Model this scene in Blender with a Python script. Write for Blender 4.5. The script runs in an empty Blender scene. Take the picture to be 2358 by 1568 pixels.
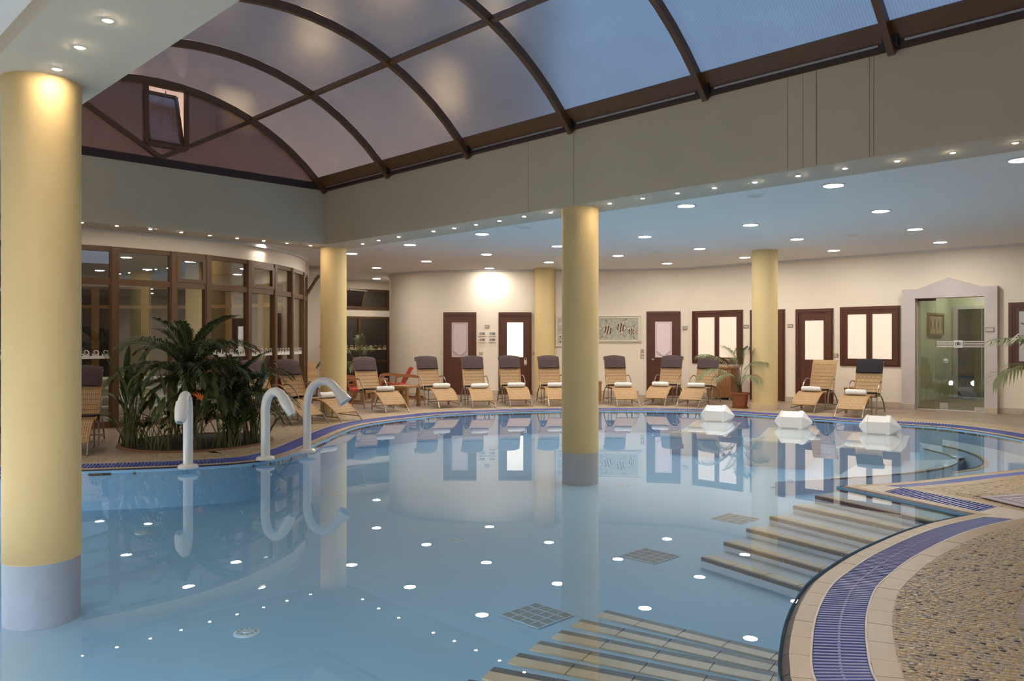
import bpy, math, random
from mathutils import Vector, Matrix
from mathutils.geometry import tessellate_polygon

random.seed(7)
R = math.radians
PI = math.pi
scene = bpy.context.scene
COL = scene.collection

# ------------------------------------------------------------------ camera
F, CX, CY, H = 1838.0, 1179.0, 784.0, 1.42          # focal length in pixels of the 2358 px frame, eye height
cam_data = bpy.data.cameras.new('camera')
cam_data.sensor_width = 36.0
cam_data.lens = 36.0 * F / 2358.0
cam_data.clip_end = 200
cam = bpy.data.objects.new('camera', cam_data)
COL.objects.link(cam)
cam.location = (0, 0, H)
cam.rotation_euler = (PI / 2, 0, 0)
scene.camera = cam

# ------------------------------------------------------------------ world and exposure
world = bpy.data.worlds.new('dusk')
scene.world = world
world.use_nodes = True
nt = world.node_tree
bg = nt.nodes['Background']
tc = nt.nodes.new('ShaderNodeTexCoord')
sp = nt.nodes.new('ShaderNodeSeparateXYZ')
rp = nt.nodes.new('ShaderNodeValToRGB')
nt.links.new(tc.outputs['Generated'], sp.inputs[0])
nt.links.new(sp.outputs['Z'], rp.inputs[0])
rp.color_ramp.elements[0].position = 0.0
rp.color_ramp.elements[0].color = (0.24, 0.30, 0.40, 1)
rp.color_ramp.elements[1].position = 0.7
rp.color_ramp.elements[1].color = (0.20, 0.36, 0.66, 1)
nt.links.new(rp.outputs[0], bg.inputs[0])
bg.inputs[1].default_value = 1.7
scene.view_settings.view_transform = 'Standard'
scene.view_settings.look = 'None'
scene.view_settings.gamma = 1.0
scene.view_settings.use_curve_mapping = False
scene.view_settings.exposure = 0.0
UNDER = 135.0          # radiance of the underwater pool lamps
SPOT = 740.0          # radiance of the little halogen spots in the soffits
LAMP = 215.0            # radiance of the ceiling downlights
try:
    scene.cycles.max_bounces = 7
    scene.cycles.diffuse_bounces = 3
    scene.cycles.glossy_bounces = 4
    scene.cycles.transmission_bounces = 6
    scene.cycles.use_adaptive_sampling = True
    scene.cycles.adaptive_threshold = 0.04
    scene.cycles.transparent_max_bounces = 12
    scene.cycles.caustics_reflective = False
    scene.cycles.caustics_refractive = False
    scene.cycles.sample_clamp_indirect = 6.0
    scene.cycles.use_denoising = True
except Exception:
    pass

# ------------------------------------------------------------------ pixel helpers
def P(px, py, z=0.0):
    Y = F * (H - z) / (py - CY)
    return Vector(((px - CX) / F * Y, Y, z))

def at(px, py, Y):
    return Vector(((px - CX) / F * Y, Y, H - (py - CY) / F * Y))

def ray_line(px, a, b):
    """ground point where the sight line through column px meets the line a-b"""
    k = (px - CX) / F
    dx, dy = b[0] - a[0], b[1] - a[1]
    t = (k * a[1] - a[0]) / (dx - k * dy)
    return Vector((a[0] + t * dx, a[1] + t * dy, 0))

def zat(py, Y):
    return H - (py - CY) / F * Y

U = Vector((0.702, -0.7125, 0)).normalized()     # along the right-hand beam, towards the viewer's right
V = Vector((0.7125, 0.702, 0)).normalized()      # across the skylight, away from the viewer
C0 = Vector((-3.38, 14.55, 0))                   # far corner of the skylight opening
SPAN, LEN = 5.92, 16.0
Z_SOF, Z_CEIL, Z_SKY = 3.17, 3.28, 4.14
ROT_SKY = math.atan2(U.y, U.x)

# ------------------------------------------------------------------ materials
MATS = {}
def mat(name, col, rough=0.5, metal=0.0, col2=None, scale=8.0, amt=0.25, bump=0.0, bscale=None, spec=0.5, emit=None, es=0.0, coat=0.0, tex='noise', detail=3.0):
    if name in MATS:
        return MATS[name]
    m = bpy.data.materials.new(name)
    m.use_nodes = True
    n = m.node_tree.nodes
    l = m.node_tree.links
    b = n['Principled BSDF']
    b.inputs['Roughness'].default_value = rough
    b.inputs['Metallic'].default_value = metal
    b.inputs['Specular IOR Level'].default_value = spec
    if coat:
        b.inputs['Coat Weight'].default_value = coat
        b.inputs['Coat Roughness'].default_value = 0.08
    c2 = col2 or tuple(c * 0.86 for c in col)
    co = n.new('ShaderNodeTexCoord')
    tx = n.new('ShaderNodeTexNoise')
    tx.inputs['Scale'].default_value = scale
    tx.inputs['Detail'].default_value = detail
    l.new(co.outputs['Object'], tx.inputs['Vector'])
    r = n.new('ShaderNodeValToRGB')
    r.color_ramp.elements[0].position = 0.5 - amt
    r.color_ramp.elements[1].position = 0.5 + amt
    r.color_ramp.elements[0].color = (*c2, 1)
    r.color_ramp.elements[1].color = (*col, 1)
    l.new(tx.outputs['Fac'], r.inputs[0])
    l.new(r.outputs[0], b.inputs['Base Color'])
    if emit:
        b.inputs['Emission Color'].default_value = (*emit, 1)
        b.inputs['Emission Strength'].default_value = es
    if bump:
        t2 = n.new('ShaderNodeTexNoise')
        t2.inputs['Scale'].default_value = bscale or scale * 6
        t2.inputs['Detail'].default_value = 4
        l.new(co.outputs['Object'], t2.inputs['Vector'])
        bp = n.new('ShaderNodeBump')
        bp.inputs['Strength'].default_value = bump
        bp.inputs['Distance'].default_value = 0.01
        l.new(t2.outputs['Fac'], bp.inputs['Height'])
        l.new(bp.outputs[0], b.inputs['Normal'])
    MATS[name] = m
    return m

def emat(name, col, s):
    m = bpy.data.materials.new(name)
    m.use_nodes = True
    n, l = m.node_tree.nodes, m.node_tree.links
    n.remove(n['Principled BSDF'])
    e = n.new('ShaderNodeEmission')
    e.inputs[0].default_value = (*col, 1)
    e.inputs[1].default_value = s
    l.new(e.outputs[0], n['Material Output'].inputs[0])
    return m

def glassmat(name, tint, ior=1.45, rough=0.0, bump=0.0, bscale=3.0, diffuse=None, dfac=0.0, extra=0.0, stripes=False, blur=0.0):
    """clear sheet: Fresnel mix of see-through and mirror, with an optional milky share"""
    m = bpy.data.materials.new(name)
    m.use_nodes = True
    n, l = m.node_tree.nodes, m.node_tree.links
    n.remove(n['Principled BSDF'])
    t = n.new('ShaderNodeBsdfRefraction' if blur else 'ShaderNodeBsdfTransparent')
    t.inputs[0].default_value = (*tint, 1)
    if blur:
        t.inputs['IOR'].default_value = 1.07
        t.inputs['Roughness'].default_value = blur
    if blur:
        co_ = n.new('ShaderNodeTexCoord')
        mp_ = n.new('ShaderNodeMapping'); mp_.inputs['Rotation'].default_value = (0, 0, -ROT_SKY)
        wv_ = n.new('ShaderNodeTexWave'); wv_.bands_direction = 'X'; wv_.inputs['Scale'].default_value = 10.5
        nz_ = n.new('ShaderNodeTexNoise'); nz_.inputs['Scale'].default_value = 2.5; nz_.inputs['Detail'].default_value = 4
        rm_ = n.new('ShaderNodeValToRGB')
        rm_.color_ramp.elements[0].color = (*[c * 0.74 for c in tint], 1); rm_.color_ramp.elements[1].color = (*[min(1, c * 1.12) for c in tint], 1)
        av_ = n.new('ShaderNodeMath'); av_.operation = 'MULTIPLY_ADD'; av_.inputs[1].default_value = 0.45
        sc_ = n.new('ShaderNodeMath'); sc_.operation = 'MULTIPLY'; sc_.inputs[1].default_value = 0.55
        l.new(co_.outputs['Object'], mp_.inputs[0]); l.new(mp_.outputs[0], wv_.inputs['Vector']); l.new(mp_.outputs[0], nz_.inputs['Vector'])
        l.new(nz_.outputs['Fac'], sc_.inputs[0]); l.new(wv_.outputs['Fac'], av_.inputs[0]); l.new(sc_.outputs[0], av_.inputs[2])
        l.new(av_.outputs[0], rm_.inputs[0]); l.new(rm_.outputs[0], t.inputs[0])
    g = n.new('ShaderNodeBsdfGlossy')
    g.inputs['Roughness'].default_value = rough
    g.inputs[0].default_value = (1, 1, 1, 1)
    f0 = ((ior - 1) / (ior + 1)) ** 2
    lw = n.new('ShaderNodeLayerWeight')
    lw.inputs[0].default_value = 0.5
    pw = n.new('ShaderNodeMath'); pw.operation = 'POWER'; pw.inputs[1].default_value = 5.0
    l.new(lw.outputs['Facing'], pw.inputs[0])
    fr = n.new('ShaderNodeMath'); fr.operation = 'MULTIPLY_ADD'; fr.inputs[1].default_value = 1 - f0; fr.inputs[2].default_value = f0
    l.new(pw.outputs[0], fr.inputs[0])
    geo = n.new('ShaderNodeNewGeometry')
    mx = n.new('ShaderNodeMixShader')
    base = t
    if dfac:
        tr = n.new('ShaderNodeBsdfTranslucent')
        tr.inputs[0].default_value = (*diffuse, 1)
        df = n.new('ShaderNodeBsdfDiffuse')
        df.inputs[0].default_value = (*diffuse, 1)
        ad = n.new('ShaderNodeMixShader')
        ad.inputs[0].default_value = 0.5
        l.new(tr.outputs[0], ad.inputs[1])
        l.new(df.outputs[0], ad.inputs[2])
        m2 = n.new('ShaderNodeMixShader')
        m2.inputs[0].default_value = dfac
        l.new(t.outputs[0], m2.inputs[1])
        l.new(ad.outputs[0], m2.inputs[2])
        base = m2
    if bump:
        co = n.new('ShaderNodeTexCoord')
        tx = n.new('ShaderNodeTexNoise')
        tx.inputs['Scale'].default_value = bscale
        tx.inputs['Detail'].default_value = 2
        l.new(co.outputs['Object'], tx.inputs['Vector'])
        h = tx.outputs['Fac']
        if stripes:
            wv = n.new('ShaderNodeTexWave')
            wv.inputs['Scale'].default_value = 12
            wv.bands_direction = 'X'
            l.new(co.outputs['Object'], wv.inputs['Vector'])
            ma = n.new('ShaderNodeMath')
            ma.operation = 'ADD'
            l.new(tx.outputs['Fac'], ma.inputs[0])
            l.new(wv.outputs['Fac'], ma.inputs[1])
            h = ma.outputs[0]
        bp = n.new('ShaderNodeBump')
        bp.inputs['Strength'].default_value = bump
        bp.inputs['Distance'].default_value = 0.01
        l.new(h, bp.inputs['Height'])
        l.new(bp.outputs[0], g.inputs['Normal'])
    fac = fr.outputs[0]
    if extra:
        ma = n.new('ShaderNodeMath')
        ma.operation = 'ADD'
        ma.use_clamp = True
        ma.inputs[1].default_value = extra
        l.new(fac, ma.inputs[0])
        fac = ma.outputs[0]
    l.new(fac, mx.inputs[0])
    l.new(base.outputs[0], mx.inputs[1])
    l.new(g.outputs[0], mx.inputs[2])
    l.new(mx.outputs[0], n['Material Output'].inputs[0])
    return m

def weave_mat(name, c1, c2, sx, sz):
    m = bpy.data.materials.new(name)
    m.use_nodes = True
    n, l = m.node_tree.nodes, m.node_tree.links
    b = n['Principled BSDF']
    b.inputs['Roughness'].default_value = 0.55
    co = n.new('ShaderNodeTexCoord')
    w1 = n.new('ShaderNodeTexWave'); w1.bands_direction = 'X'; w1.inputs['Scale'].default_value = sx
    w2 = n.new('ShaderNodeTexWave'); w2.bands_direction = 'Z'; w2.inputs['Scale'].default_value = sz
    w2.inputs['Distortion'].default_value = 0.6
    w3 = n.new('ShaderNodeTexWave'); w3.bands_direction = 'Y'; w3.inputs['Scale'].default_value = sz
    nz = n.new('ShaderNodeTexNoise'); nz.inputs['Scale'].default_value = 30
    for w in (w1, w2, w3, nz):
        l.new(co.outputs['Object'], w.inputs['Vector'])
    a = n.new('ShaderNodeMath'); a.operation = 'MAXIMUM'
    l.new(w2.outputs['Fac'], a.inputs[0]); l.new(w3.outputs['Fac'], a.inputs[1])
    mu = n.new('ShaderNodeMath'); mu.operation = 'MULTIPLY'
    l.new(w1.outputs['Fac'], mu.inputs[0]); l.new(a.outputs[0], mu.inputs[1])
    ad = n.new('ShaderNodeMath'); ad.operation = 'MULTIPLY_ADD'; ad.inputs[1].default_value = 0.35
    l.new(nz.outputs['Fac'], ad.inputs[0]); l.new(mu.outputs[0], ad.inputs[2])
    r = n.new('ShaderNodeValToRGB')
    r.color_ramp.elements[0].position = 0.08; r.color_ramp.elements[0].color = (*c2, 1)
    r.color_ramp.elements[1].position = 0.62; r.color_ramp.elements[1].color = (*c1, 1)
    l.new(ad.outputs[0], r.inputs[0]); l.new(r.outputs[0], b.inputs['Base Color'])
    bp = n.new('ShaderNodeBump'); bp.inputs['Strength'].default_value = 0.5; bp.inputs['Distance'].default_value = 0.004
    l.new(mu.outputs[0], bp.inputs['Height']); l.new(bp.outputs[0], b.inputs['Normal'])
    return m

def floor_mat():
    m = bpy.data.materials.new('brown_floor_tile')
    m.use_nodes = True
    n, l = m.node_tree.nodes, m.node_tree.links
    b = n['Principled BSDF']; b.inputs['Roughness'].default_value = 0.42
    co = n.new('ShaderNodeTexCoord')
    mp = n.new('ShaderNodeMapping'); mp.inputs['Rotation'].default_value = (0, 0, R(20))
    br = n.new('ShaderNodeTexBrick')
    br.inputs['Scale'].default_value = 1.0
    br.inputs['Brick Width'].default_value = 0.30
    br.inputs['Row Height'].default_value = 0.15
    br.inputs['Mortar Size'].default_value = 0.007
    br.inputs['Color1'].default_value = (0.30, 0.205, 0.135, 1)
    br.inputs['Color2'].default_value = (0.25, 0.17, 0.11, 1)
    br.inputs['Mortar'].default_value = (0.40, 0.31, 0.22, 1)
    l.new(co.outputs['Object'], mp.inputs[0]); l.new(mp.outputs[0], br.inputs['Vector'])
    nz = n.new('ShaderNodeTexNoise'); nz.inputs['Scale'].default_value = 3; nz.inputs['Detail'].default_value = 5
    l.new(co.outputs['Object'], nz.inputs['Vector'])
    mx = n.new('ShaderNodeMix'); mx.data_type = 'RGBA'; mx.blend_type = 'OVERLAY'; mx.inputs[0].default_value = 0.35
    l.new(br.outputs['Color'], mx.inputs[6]); l.new(nz.outputs['Color'], mx.inputs[7])
    hs = n.new('ShaderNodeHueSaturation'); hs.inputs['Saturation'].default_value = 0.85
    l.new(mx.outputs[2], hs.inputs['Color'])
    l.new(hs.outputs[0], b.inputs['Base Color'])
    return m

def pebble_mat():
    m = bpy.data.materials.new('pebble_mosaic')
    m.use_nodes = True
    n, l = m.node_tree.nodes, m.node_tree.links
    b = n['Principled BSDF']; b.inputs['Roughness'].default_value = 0.45
    co = n.new('ShaderNodeTexCoord')
    vo = n.new('ShaderNodeTexVoronoi'); vo.inputs['Scale'].default_value = 40
    l.new(co.outputs['Object'], vo.inputs['Vector'])
    sx = n.new('ShaderNodeSeparateColor'); l.new(vo.outputs['Color'], sx.inputs[0])
    r = n.new('ShaderNodeValToRGB'); r.color_ramp.interpolation = 'CONSTANT'
    cols = [(0.0, (0.04, 0.032, 0.03)), (0.10, (0.42, 0.33, 0.22)), (0.4, (0.47, 0.34, 0.18)), (0.62, (0.33, 0.28, 0.23)), (0.82, (0.52, 0.41, 0.26)), (0.95, (0.62, 0.55, 0.44))]
    e = r.color_ramp.elements
    e[0].position = 0; e[0].color = (*cols[0][1], 1)
    e[1].position = cols[1][0]; e[1].color = (*cols[1][1], 1)
    for p_, c_ in cols[2:]:
        q = e.new(p_); q.color = (*c_, 1)
    l.new(sx.outputs[0], r.inputs[0])
    v2 = n.new('ShaderNodeTexVoronoi'); v2.feature = 'DISTANCE_TO_EDGE'; v2.inputs['Scale'].default_value = 40
    l.new(co.outputs['Object'], v2.inputs['Vector'])
    r2 = n.new('ShaderNodeValToRGB'); r2.color_ramp.elements[0].position = 0.02; r2.color_ramp.elements[1].position = 0.12
    l.new(v2.outputs['Distance'], r2.inputs[0])
    mx = n.new('ShaderNodeMix'); mx.data_type = 'RGBA'
    mx.inputs[6].default_value = (0.40, 0.30, 0.19, 1)
    l.new(r2.outputs[0], mx.inputs[0]); l.new(r.outputs[0], mx.inputs[7])
    l.new(mx.outputs[2], b.inputs['Base Color'])
    bp = n.new('ShaderNodeBump'); bp.inputs['Strength'].default_value = 0.4; bp.inputs['Distance'].default_value = 0.006
    l.new(r2.outputs[0], bp.inputs['Height']); l.new(bp.outputs[0], b.inputs['Normal'])
    return m

M = dict(
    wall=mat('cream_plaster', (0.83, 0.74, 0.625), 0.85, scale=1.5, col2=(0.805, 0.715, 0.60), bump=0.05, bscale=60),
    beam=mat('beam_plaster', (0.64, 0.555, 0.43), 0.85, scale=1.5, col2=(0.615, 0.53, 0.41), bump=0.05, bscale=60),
    ceil=mat('ceiling_paint', (0.88, 0.87, 0.845), 0.9, scale=1.0, col2=(0.865, 0.855, 0.83)),
    trimw=mat('cornice_white', (0.72, 0.70, 0.68), 0.6),
    yellow=mat('yellow_plaster', (0.70, 0.53, 0.265), 0.7, scale=2.0, col2=(0.675, 0.505, 0.245), bump=0.05, bscale=50),
    stone=mat('beige_stone', (0.66, 0.52, 0.34), 0.45, scale=9, col2=(0.56, 0.43, 0.27)),
    skirting=mat('skirting_tile', (0.55, 0.46, 0.36), 0.4, scale=6, col2=(0.49, 0.41, 0.32)),
    pool=mat('pool_plaster', (0.27, 0.51, 0.75), 0.6, scale=0.8, col2=(0.25, 0.49, 0.74)),
    poolpale=mat('pool_step_plaster', (0.46, 0.60, 0.74), 0.6, scale=0.8, col2=(0.43, 0.58, 0.73)),
    coping=mat('coping_tile', (0.455, 0.34, 0.215), 0.32, scale=14, col2=(0.41, 0.305, 0.19), bump=0.15, bscale=120),
    nosing=mat('nosing_tile', (0.52, 0.42, 0.28), 0.35, scale=10),
    darktile=mat('dark_edge_tile', (0.014, 0.016, 0.03), 0.3, scale=20, bump=0.3, bscale=150),
    gully=mat('gutter', (0.10, 0.11, 0.17), 0.6),
    lip=mat('white_lip', (0.74, 0.68, 0.66), 0.45),
    slat=mat('blue_slat', (0.085, 0.12, 0.42), 0.35, scale=5, col2=(0.07, 0.10, 0.36)),
    slatw=mat('white_slat', (0.75, 0.66, 0.60), 0.4),
    grout=mat('grout', (0.22, 0.16, 0.10), 0.9),
    floor=floor_mat(), pebble=pebble_mat(),
    brown=mat('brown_metal', (0.17, 0.08, 0.036), 0.4, scale=4, col2=(0.14, 0.065, 0.03)),
    frame=mat('bronze_frame', (0.115, 0.055, 0.02), 0.38, scale=4, col2=(0.095, 0.045, 0.017)),
    darkrail=mat('dark_rail', (0.045, 0.018, 0.012), 0.5),
    alu=mat('aluminium', (0.42, 0.40, 0.39), 0.4, metal=0.6),
    black=mat('black_metal', (0.015, 0.015, 0.015), 0.5),
    wood=mat('mahogany', (0.10, 0.028, 0.012), 0.42, scale=3, col2=(0.07, 0.019, 0.008), coat=0.2),
    steel=mat('tube_steel', (0.36, 0.30, 0.23), 0.3, metal=0.85),
    chrome=mat('brushed_chrome', (0.7, 0.68, 0.64), 0.25, metal=0.9),
    brass=mat('brass', (0.42, 0.28, 0.12), 0.35, metal=0.7),
    cushion=mat('plum_cushion', (0.072, 0.040, 0.042), 0.75, scale=12, col2=(0.05, 0.027, 0.030), bump=0.1),
    blackc=mat('black_cushion', (0.012, 0.009, 0.014), 0.85, scale=12),
    rattan=weave_mat('rattan_weave', (0.52, 0.33, 0.16), (0.16, 0.08, 0.028), 13, 9),
    wicker=weave_mat('wicker_brown', (0.42, 0.20, 0.075), (0.12, 0.05, 0.016), 10, 10),
    rattantube=mat('rattan_cane', (0.50, 0.28, 0.105), 0.45, scale=20),
    towel=mat('white_towel', (0.86, 0.84, 0.81), 0.95, scale=25, bump=0.4, bscale=90),
    white=mat('white_enamel', (0.80, 0.79, 0.78), 0.25, scale=2, coat=0.3, col2=(0.78, 0.77, 0.76)),
    terra=mat('terracotta', (0.32, 0.105, 0.045), 0.6, scale=8),
    soil=mat('soil', (0.03, 0.02, 0.013), 0.95, scale=30, bump=0.6),
    strel=mat('paddle_leaf', (0.07, 0.092, 0.03), 0.4, scale=6, col2=(0.042, 0.06, 0.02)),
    stalk=mat('leaf_stalk', (0.10, 0.115, 0.045), 0.5, scale=10),
    frond=mat('palm_leaflet', (0.065, 0.085, 0.02), 0.5, scale=8, col2=(0.035, 0.05, 0.012)),
    frond2=mat('kentia_leaflet', (0.20, 0.22, 0.09), 0.45, scale=8, col2=(0.12, 0.14, 0.055)),
    trunk=mat('palm_trunk', (0.10, 0.06, 0.03), 0.9, scale=20, bump=0.8),
    bloom=mat('orange_bloom', (0.75, 0.17, 0.03), 0.5),
    red=mat('red_fabric', (0.50, 0.032, 0.018), 0.8, scale=15, bump=0.1),
    bent=mat('bent_beech', (0.33, 0.135, 0.055), 0.35, scale=5),
    oak=mat('oak_table', (0.33, 0.175, 0.07), 0.5, scale=6, bump=0.1),
    lilac=mat('lilac_plaster', (0.58, 0.52, 0.52), 0.8, scale=2),
    green=mat('pale_green_plaster', (0.66, 0.68, 0.50), 0.85, scale=2),
    paper=mat('paper', (0.70, 0.64, 0.60), 0.8),
    ink=mat('ink', (0.05, 0.035, 0.03), 0.8),
    canvas=mat('painted_canvas', (0.52, 0.50, 0.40), 0.8, scale=14, col2=(0.38, 0.385, 0.32), amt=0.12, bump=0.3, detail=6),
    canvas2=mat('tan_canvas', (0.60, 0.45, 0.25), 0.8, scale=10, amt=0.15),
    fishpale=mat('fish_cream', (0.68, 0.58, 0.45), 0.8),
    sepia=mat('sepia_paint', (0.08, 0.045, 0.03), 0.8),
    goldframe=mat('gilt_frame', (0.32, 0.20, 0.08), 0.5),
    creamframe=mat('cream_frame', (0.76, 0.68, 0.54), 0.5),
    mat_lilac=mat('lilac_cotton', (0.58, 0.53, 0.60), 0.95, scale=60, col2=(0.40, 0.36, 0.44), bump=0.4),
    mat_dark=mat('mauve_yarn', (0.30, 0.26, 0.32), 0.95),
    greygrille=mat('grey_grille', (0.27, 0.34, 0.36), 0.6),
    slot=mat('grille_slot', (0.15, 0.20, 0.22), 0.7),
    etch=mat('etched_line', (0.27, 0.21, 0.20), 0.8),
    night=mat('night_glass', (0.030, 0.024, 0.02), 0.06, spec=0.9, coat=0.5),
    plate=mat('cream_plastic', (0.76, 0.68, 0.57), 0.4),
    dim=mat('dim_room', (0.10, 0.085, 0.07), 0.9),
)
M['lit_white'] = mat('frosted_lit', (0.8, 0.78, 0.72), 0.5, emit=(1.0, 0.90, 0.76), es=0.95)
M['lit_warm'] = mat('frosted_warm', (0.55, 0.48, 0.40), 0.5, emit=(1.0, 0.79, 0.62), es=0.60)
M['frost_mauve'] = mat('frosted_mauve', (0.50, 0.41, 0.40), 0.35, emit=(0.75, 0.58, 0.58), es=0.10)
M['frost_pink'] = mat('frosted_pink', (0.62, 0.50, 0.50), 0.35, emit=(0.85, 0.66, 0.68), es=0.24)
M['frost_grey'] = mat('frosted_grey', (0.45, 0.43, 0.42), 0.35, emit=(0.6, 0.58, 0.6), es=0.08)
M['lamp'] = emat('lamp_white', (1.0, 0.92, 0.81), LAMP)
M['lamproom'] = emat('lamp_lounge', (1.0, 0.92, 0.82), LAMP * 0.5)
M['lamp_under'] = emat('lamp_underwater', (1.0, 0.965, 0.92), UNDER)
M['hotel'] = emat('added_window_glow', (1.0, 0.70, 0.44), 1.7)
M['cove'] = emat('cove_tube', (1.0, 0.84, 0.64), 22.0)
M['facade'] = emat('added_facade_light', (1.0, 0.78, 0.58), 560.0)
M['spot'] = emat('lamp_spot', (1.0, 0.80, 0.58), SPOT)
M['water'] = glassmat('pool_water', (0.86, 0.935, 0.985), ior=1.33, rough=0.0, bump=0.012, bscale=1.6)
M['glass'] = glassmat('clear_glass', (0.90, 0.91, 0.88), ior=1.5, extra=0.10)
M['doorglass'] = glassmat('door_glass', (0.88, 0.93, 0.86), ior=1.5, extra=0.03)
M['smoke'] = glassmat('smoked_glass', (0.22, 0.20, 0.18), ior=1.5, extra=0.06)
M['poly'] = glassmat('polycarbonate', (0.50, 0.51, 0.52), ior=1.5, rough=0.22, bump=0.12, bscale=1.2, diffuse=(0.55, 0.48, 0.43), dfac=0.25, extra=0.05, stripes=True, blur=0.75)
M['polyg'] = glassmat('polycarbonate_darkened', (0.085, 0.062, 0.055), ior=1.5, rough=0.22, bump=0.15, bscale=1.2, diffuse=(0.11, 0.075, 0.062), dfac=0.35, extra=0.05, stripes=True, blur=0.75)  # vault sheet again, with the darkness outside put into its tint

# ------------------------------------------------------------------ mesh builder
class MB:
    def __init__(s):
        s.v, s.f, s.mi = [], [], []
        s.M = Matrix.Identity(4)
        s.cur = 0
    def add(s, vs, fs):
        b = len(s.v)
        s.v += [tuple(s.M @ Vector(p)) for p in vs]
        for f in fs:
            s.f.append(tuple(b + i for i in f)); s.mi.append(s.cur)
        return s
    def hexa(s, p):
        return s.add(p, [(0, 3, 2, 1), (4, 5, 6, 7), (0, 1, 5, 4), (1, 2, 6, 5), (2, 3, 7, 6), (3, 0, 4, 7)])
    def box(s, x0, x1, y0, y1, z0, z1):
        return s.hexa([(x0, y0, z0), (x1, y0, z0), (x1, y1, z0), (x0, y1, z0), (x0, y0, z1), (x1, y0, z1), (x1, y1, z1), (x0, y1, z1)])
    def bbox(s, x0, x1, y0, y1, z0, z1, b=0.01):
        """box with a bevelled top and front"""
        p = [(x0, y0, z0), (x1, y0, z0), (x1, y1, z0), (x0, y1, z0),
             (x0, y0, z1 - b), (x1, y0, z1 - b), (x1, y1, z1 - b), (x0, y1, z1 - b),
             (x0 + b, y0 + b, z1), (x1 - b, y0 + b, z1), (x1 - b, y1 - b, z1), (x0 + b, y1 - b, z1)]
        return s.add(p, [(0, 3, 2, 1), (8, 9, 10, 11)] + [(i, (i + 1) % 4, (i + 1) % 4 + 4, i + 4) for i in range(4)] + [(i + 4, (i + 1) % 4 + 4, (i + 1) % 4 + 8, i + 8) for i in range(4)])
    def prism(s, poly, z0, z1):
        n = len(poly)
        vs = [(p[0], p[1], z0) for p in poly] + [(p[0], p[1], z1) for p in poly]
        tris = tessellate_polygon([[Vector((p[0], p[1], 0)) for p in poly]])
        fs = [tuple(t) for t in tris] + [tuple(i + n for i in t) for t in tris] + [(i, (i + 1) % n, (i + 1) % n + n, i + n) for i in range(n)]
        return s.add(vs, fs)
    def prism_y(s, poly, y0, y1):
        """outline in x,z pushed along y"""
        n = len(poly)
        vs = [(p[0], y0, p[1]) for p in poly] + [(p[0], y1, p[1]) for p in poly]
        tris = tessellate_polygon([[Vector((p[0], p[1], 0)) for p in poly]])
        fs = [tuple(t) for t in tris] + [tuple(i + n for i in t) for t in tris] + [(i, (i + 1) % n, (i + 1) % n + n, i + n) for i in range(n)]
        return s.add(vs, fs)
    def flat(s, loops, z):
        pts = [Vector((p[0], p[1], 0)) for lp in loops for p in lp]
        tris = tessellate_polygon([[Vector((p[0], p[1], 0)) for p in lp] for lp in loops])
        fs = []
        for t in tris:
            a, b_, c = (pts[i] for i in t)
            if (b_ - a).cross(c - a).z < 0:
                t = (t[0], t[2], t[1])
            fs.append(tuple(t))
        return s.add([(p.x, p.y, z) for p in pts], fs)
    def tube(s, path, r, n=8, caps=True, sq=1.0):
        path = [Vector(p) for p in path]
        rs = r if isinstance(r, (list, tuple)) else [r] * len(path)
        T = []
        for i in range(len(path)):
            a = path[max(i - 1, 0)]; b = path[min(i + 1, len(path) - 1)]
            T.append((b - a).normalized())
        up = Vector((0, 0, 1)) if abs(T[0].z) < 0.9 else Vector((1, 0, 0))
        nrm = (up - T[0] * up.dot(T[0])).normalized()
        vs, fs = [], []
        for i, p in enumerate(path):
            if i:
                nrm = (nrm - T[i] * nrm.dot(T[i]))
                nrm = nrm.normalized() if nrm.length > 1e-6 else Vector((1, 0, 0))
            bn = T[i].cross(nrm)
            for k in range(n):
                a = 2 * PI * k / n
                vs.append(p + (nrm * math.cos(a) + bn * math.sin(a) * sq) * rs[i])
        for i in range(len(path) - 1):
            for k in range(n):
                fs.append((i * n + k, i * n + (k + 1) % n, (i + 1) * n + (k + 1) % n, (i + 1) * n + k))
        if caps:
            fs.append(tuple(range(n - 1, -1, -1)))
            fs.append(tuple((len(path) - 1) * n + k for k in range(n)))
        return s.add(vs, fs)
    def bar(s, a, b, w, h, up=(0, 0, 1)):
        """rectangular bar from a to b, w sideways and h along up"""
        return s.sweep([a, b], w, h, up)
    def sweep(s, path, w, h, up=(0, 0, 1), ups=None):
        path = [Vector(p) for p in path]
        vs, fs = [], []
        for i, p in enumerate(path):
            a = path[max(i - 1, 0)]; b = path[min(i + 1, len(path) - 1)]
            t = (b - a).normalized()
            u_ = Vector(ups[i]) if ups else Vector(up)
            side = t.cross(u_).normalized()
            u2 = side.cross(t).normalized()
            for sx, sz in ((-1, -1), (1, -1), (1, 1), (-1, 1)):
                vs.append(p + side * (w / 2 * sx) + u2 * (h / 2 * sz))
        for i in range(len(path) - 1):
            for k in range(4):
                fs.append((i * 4 + k, i * 4 + (k + 1) % 4, (i + 1) * 4 + (k + 1) % 4, (i + 1) * 4 + k))
        e = (len(path) - 1) * 4
        fs += [(3, 2, 1, 0), (e, e + 1, e + 2, e + 3)]
        return s.add(vs, fs)
    def lathe(s, prof, n=24, c=(0, 0)):
        vs, fs = [], []
        for r_, z in prof:
            for k in range(n):
                a = 2 * PI * k / n
                vs.append((c[0] + r_ * math.cos(a), c[1] + r_ * math.sin(a), z))
        for i in range(len(prof) - 1):
            for k in range(n):
                fs.append((i * n + k, i * n + (k + 1) % n, (i + 1) * n + (k + 1) % n, (i + 1) * n + k))
        fs.append(tuple(range(n - 1, -1, -1)))
        fs.append(tuple((len(prof) - 1) * n + k for k in range(n)))
        return s.add(vs, fs)
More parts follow.
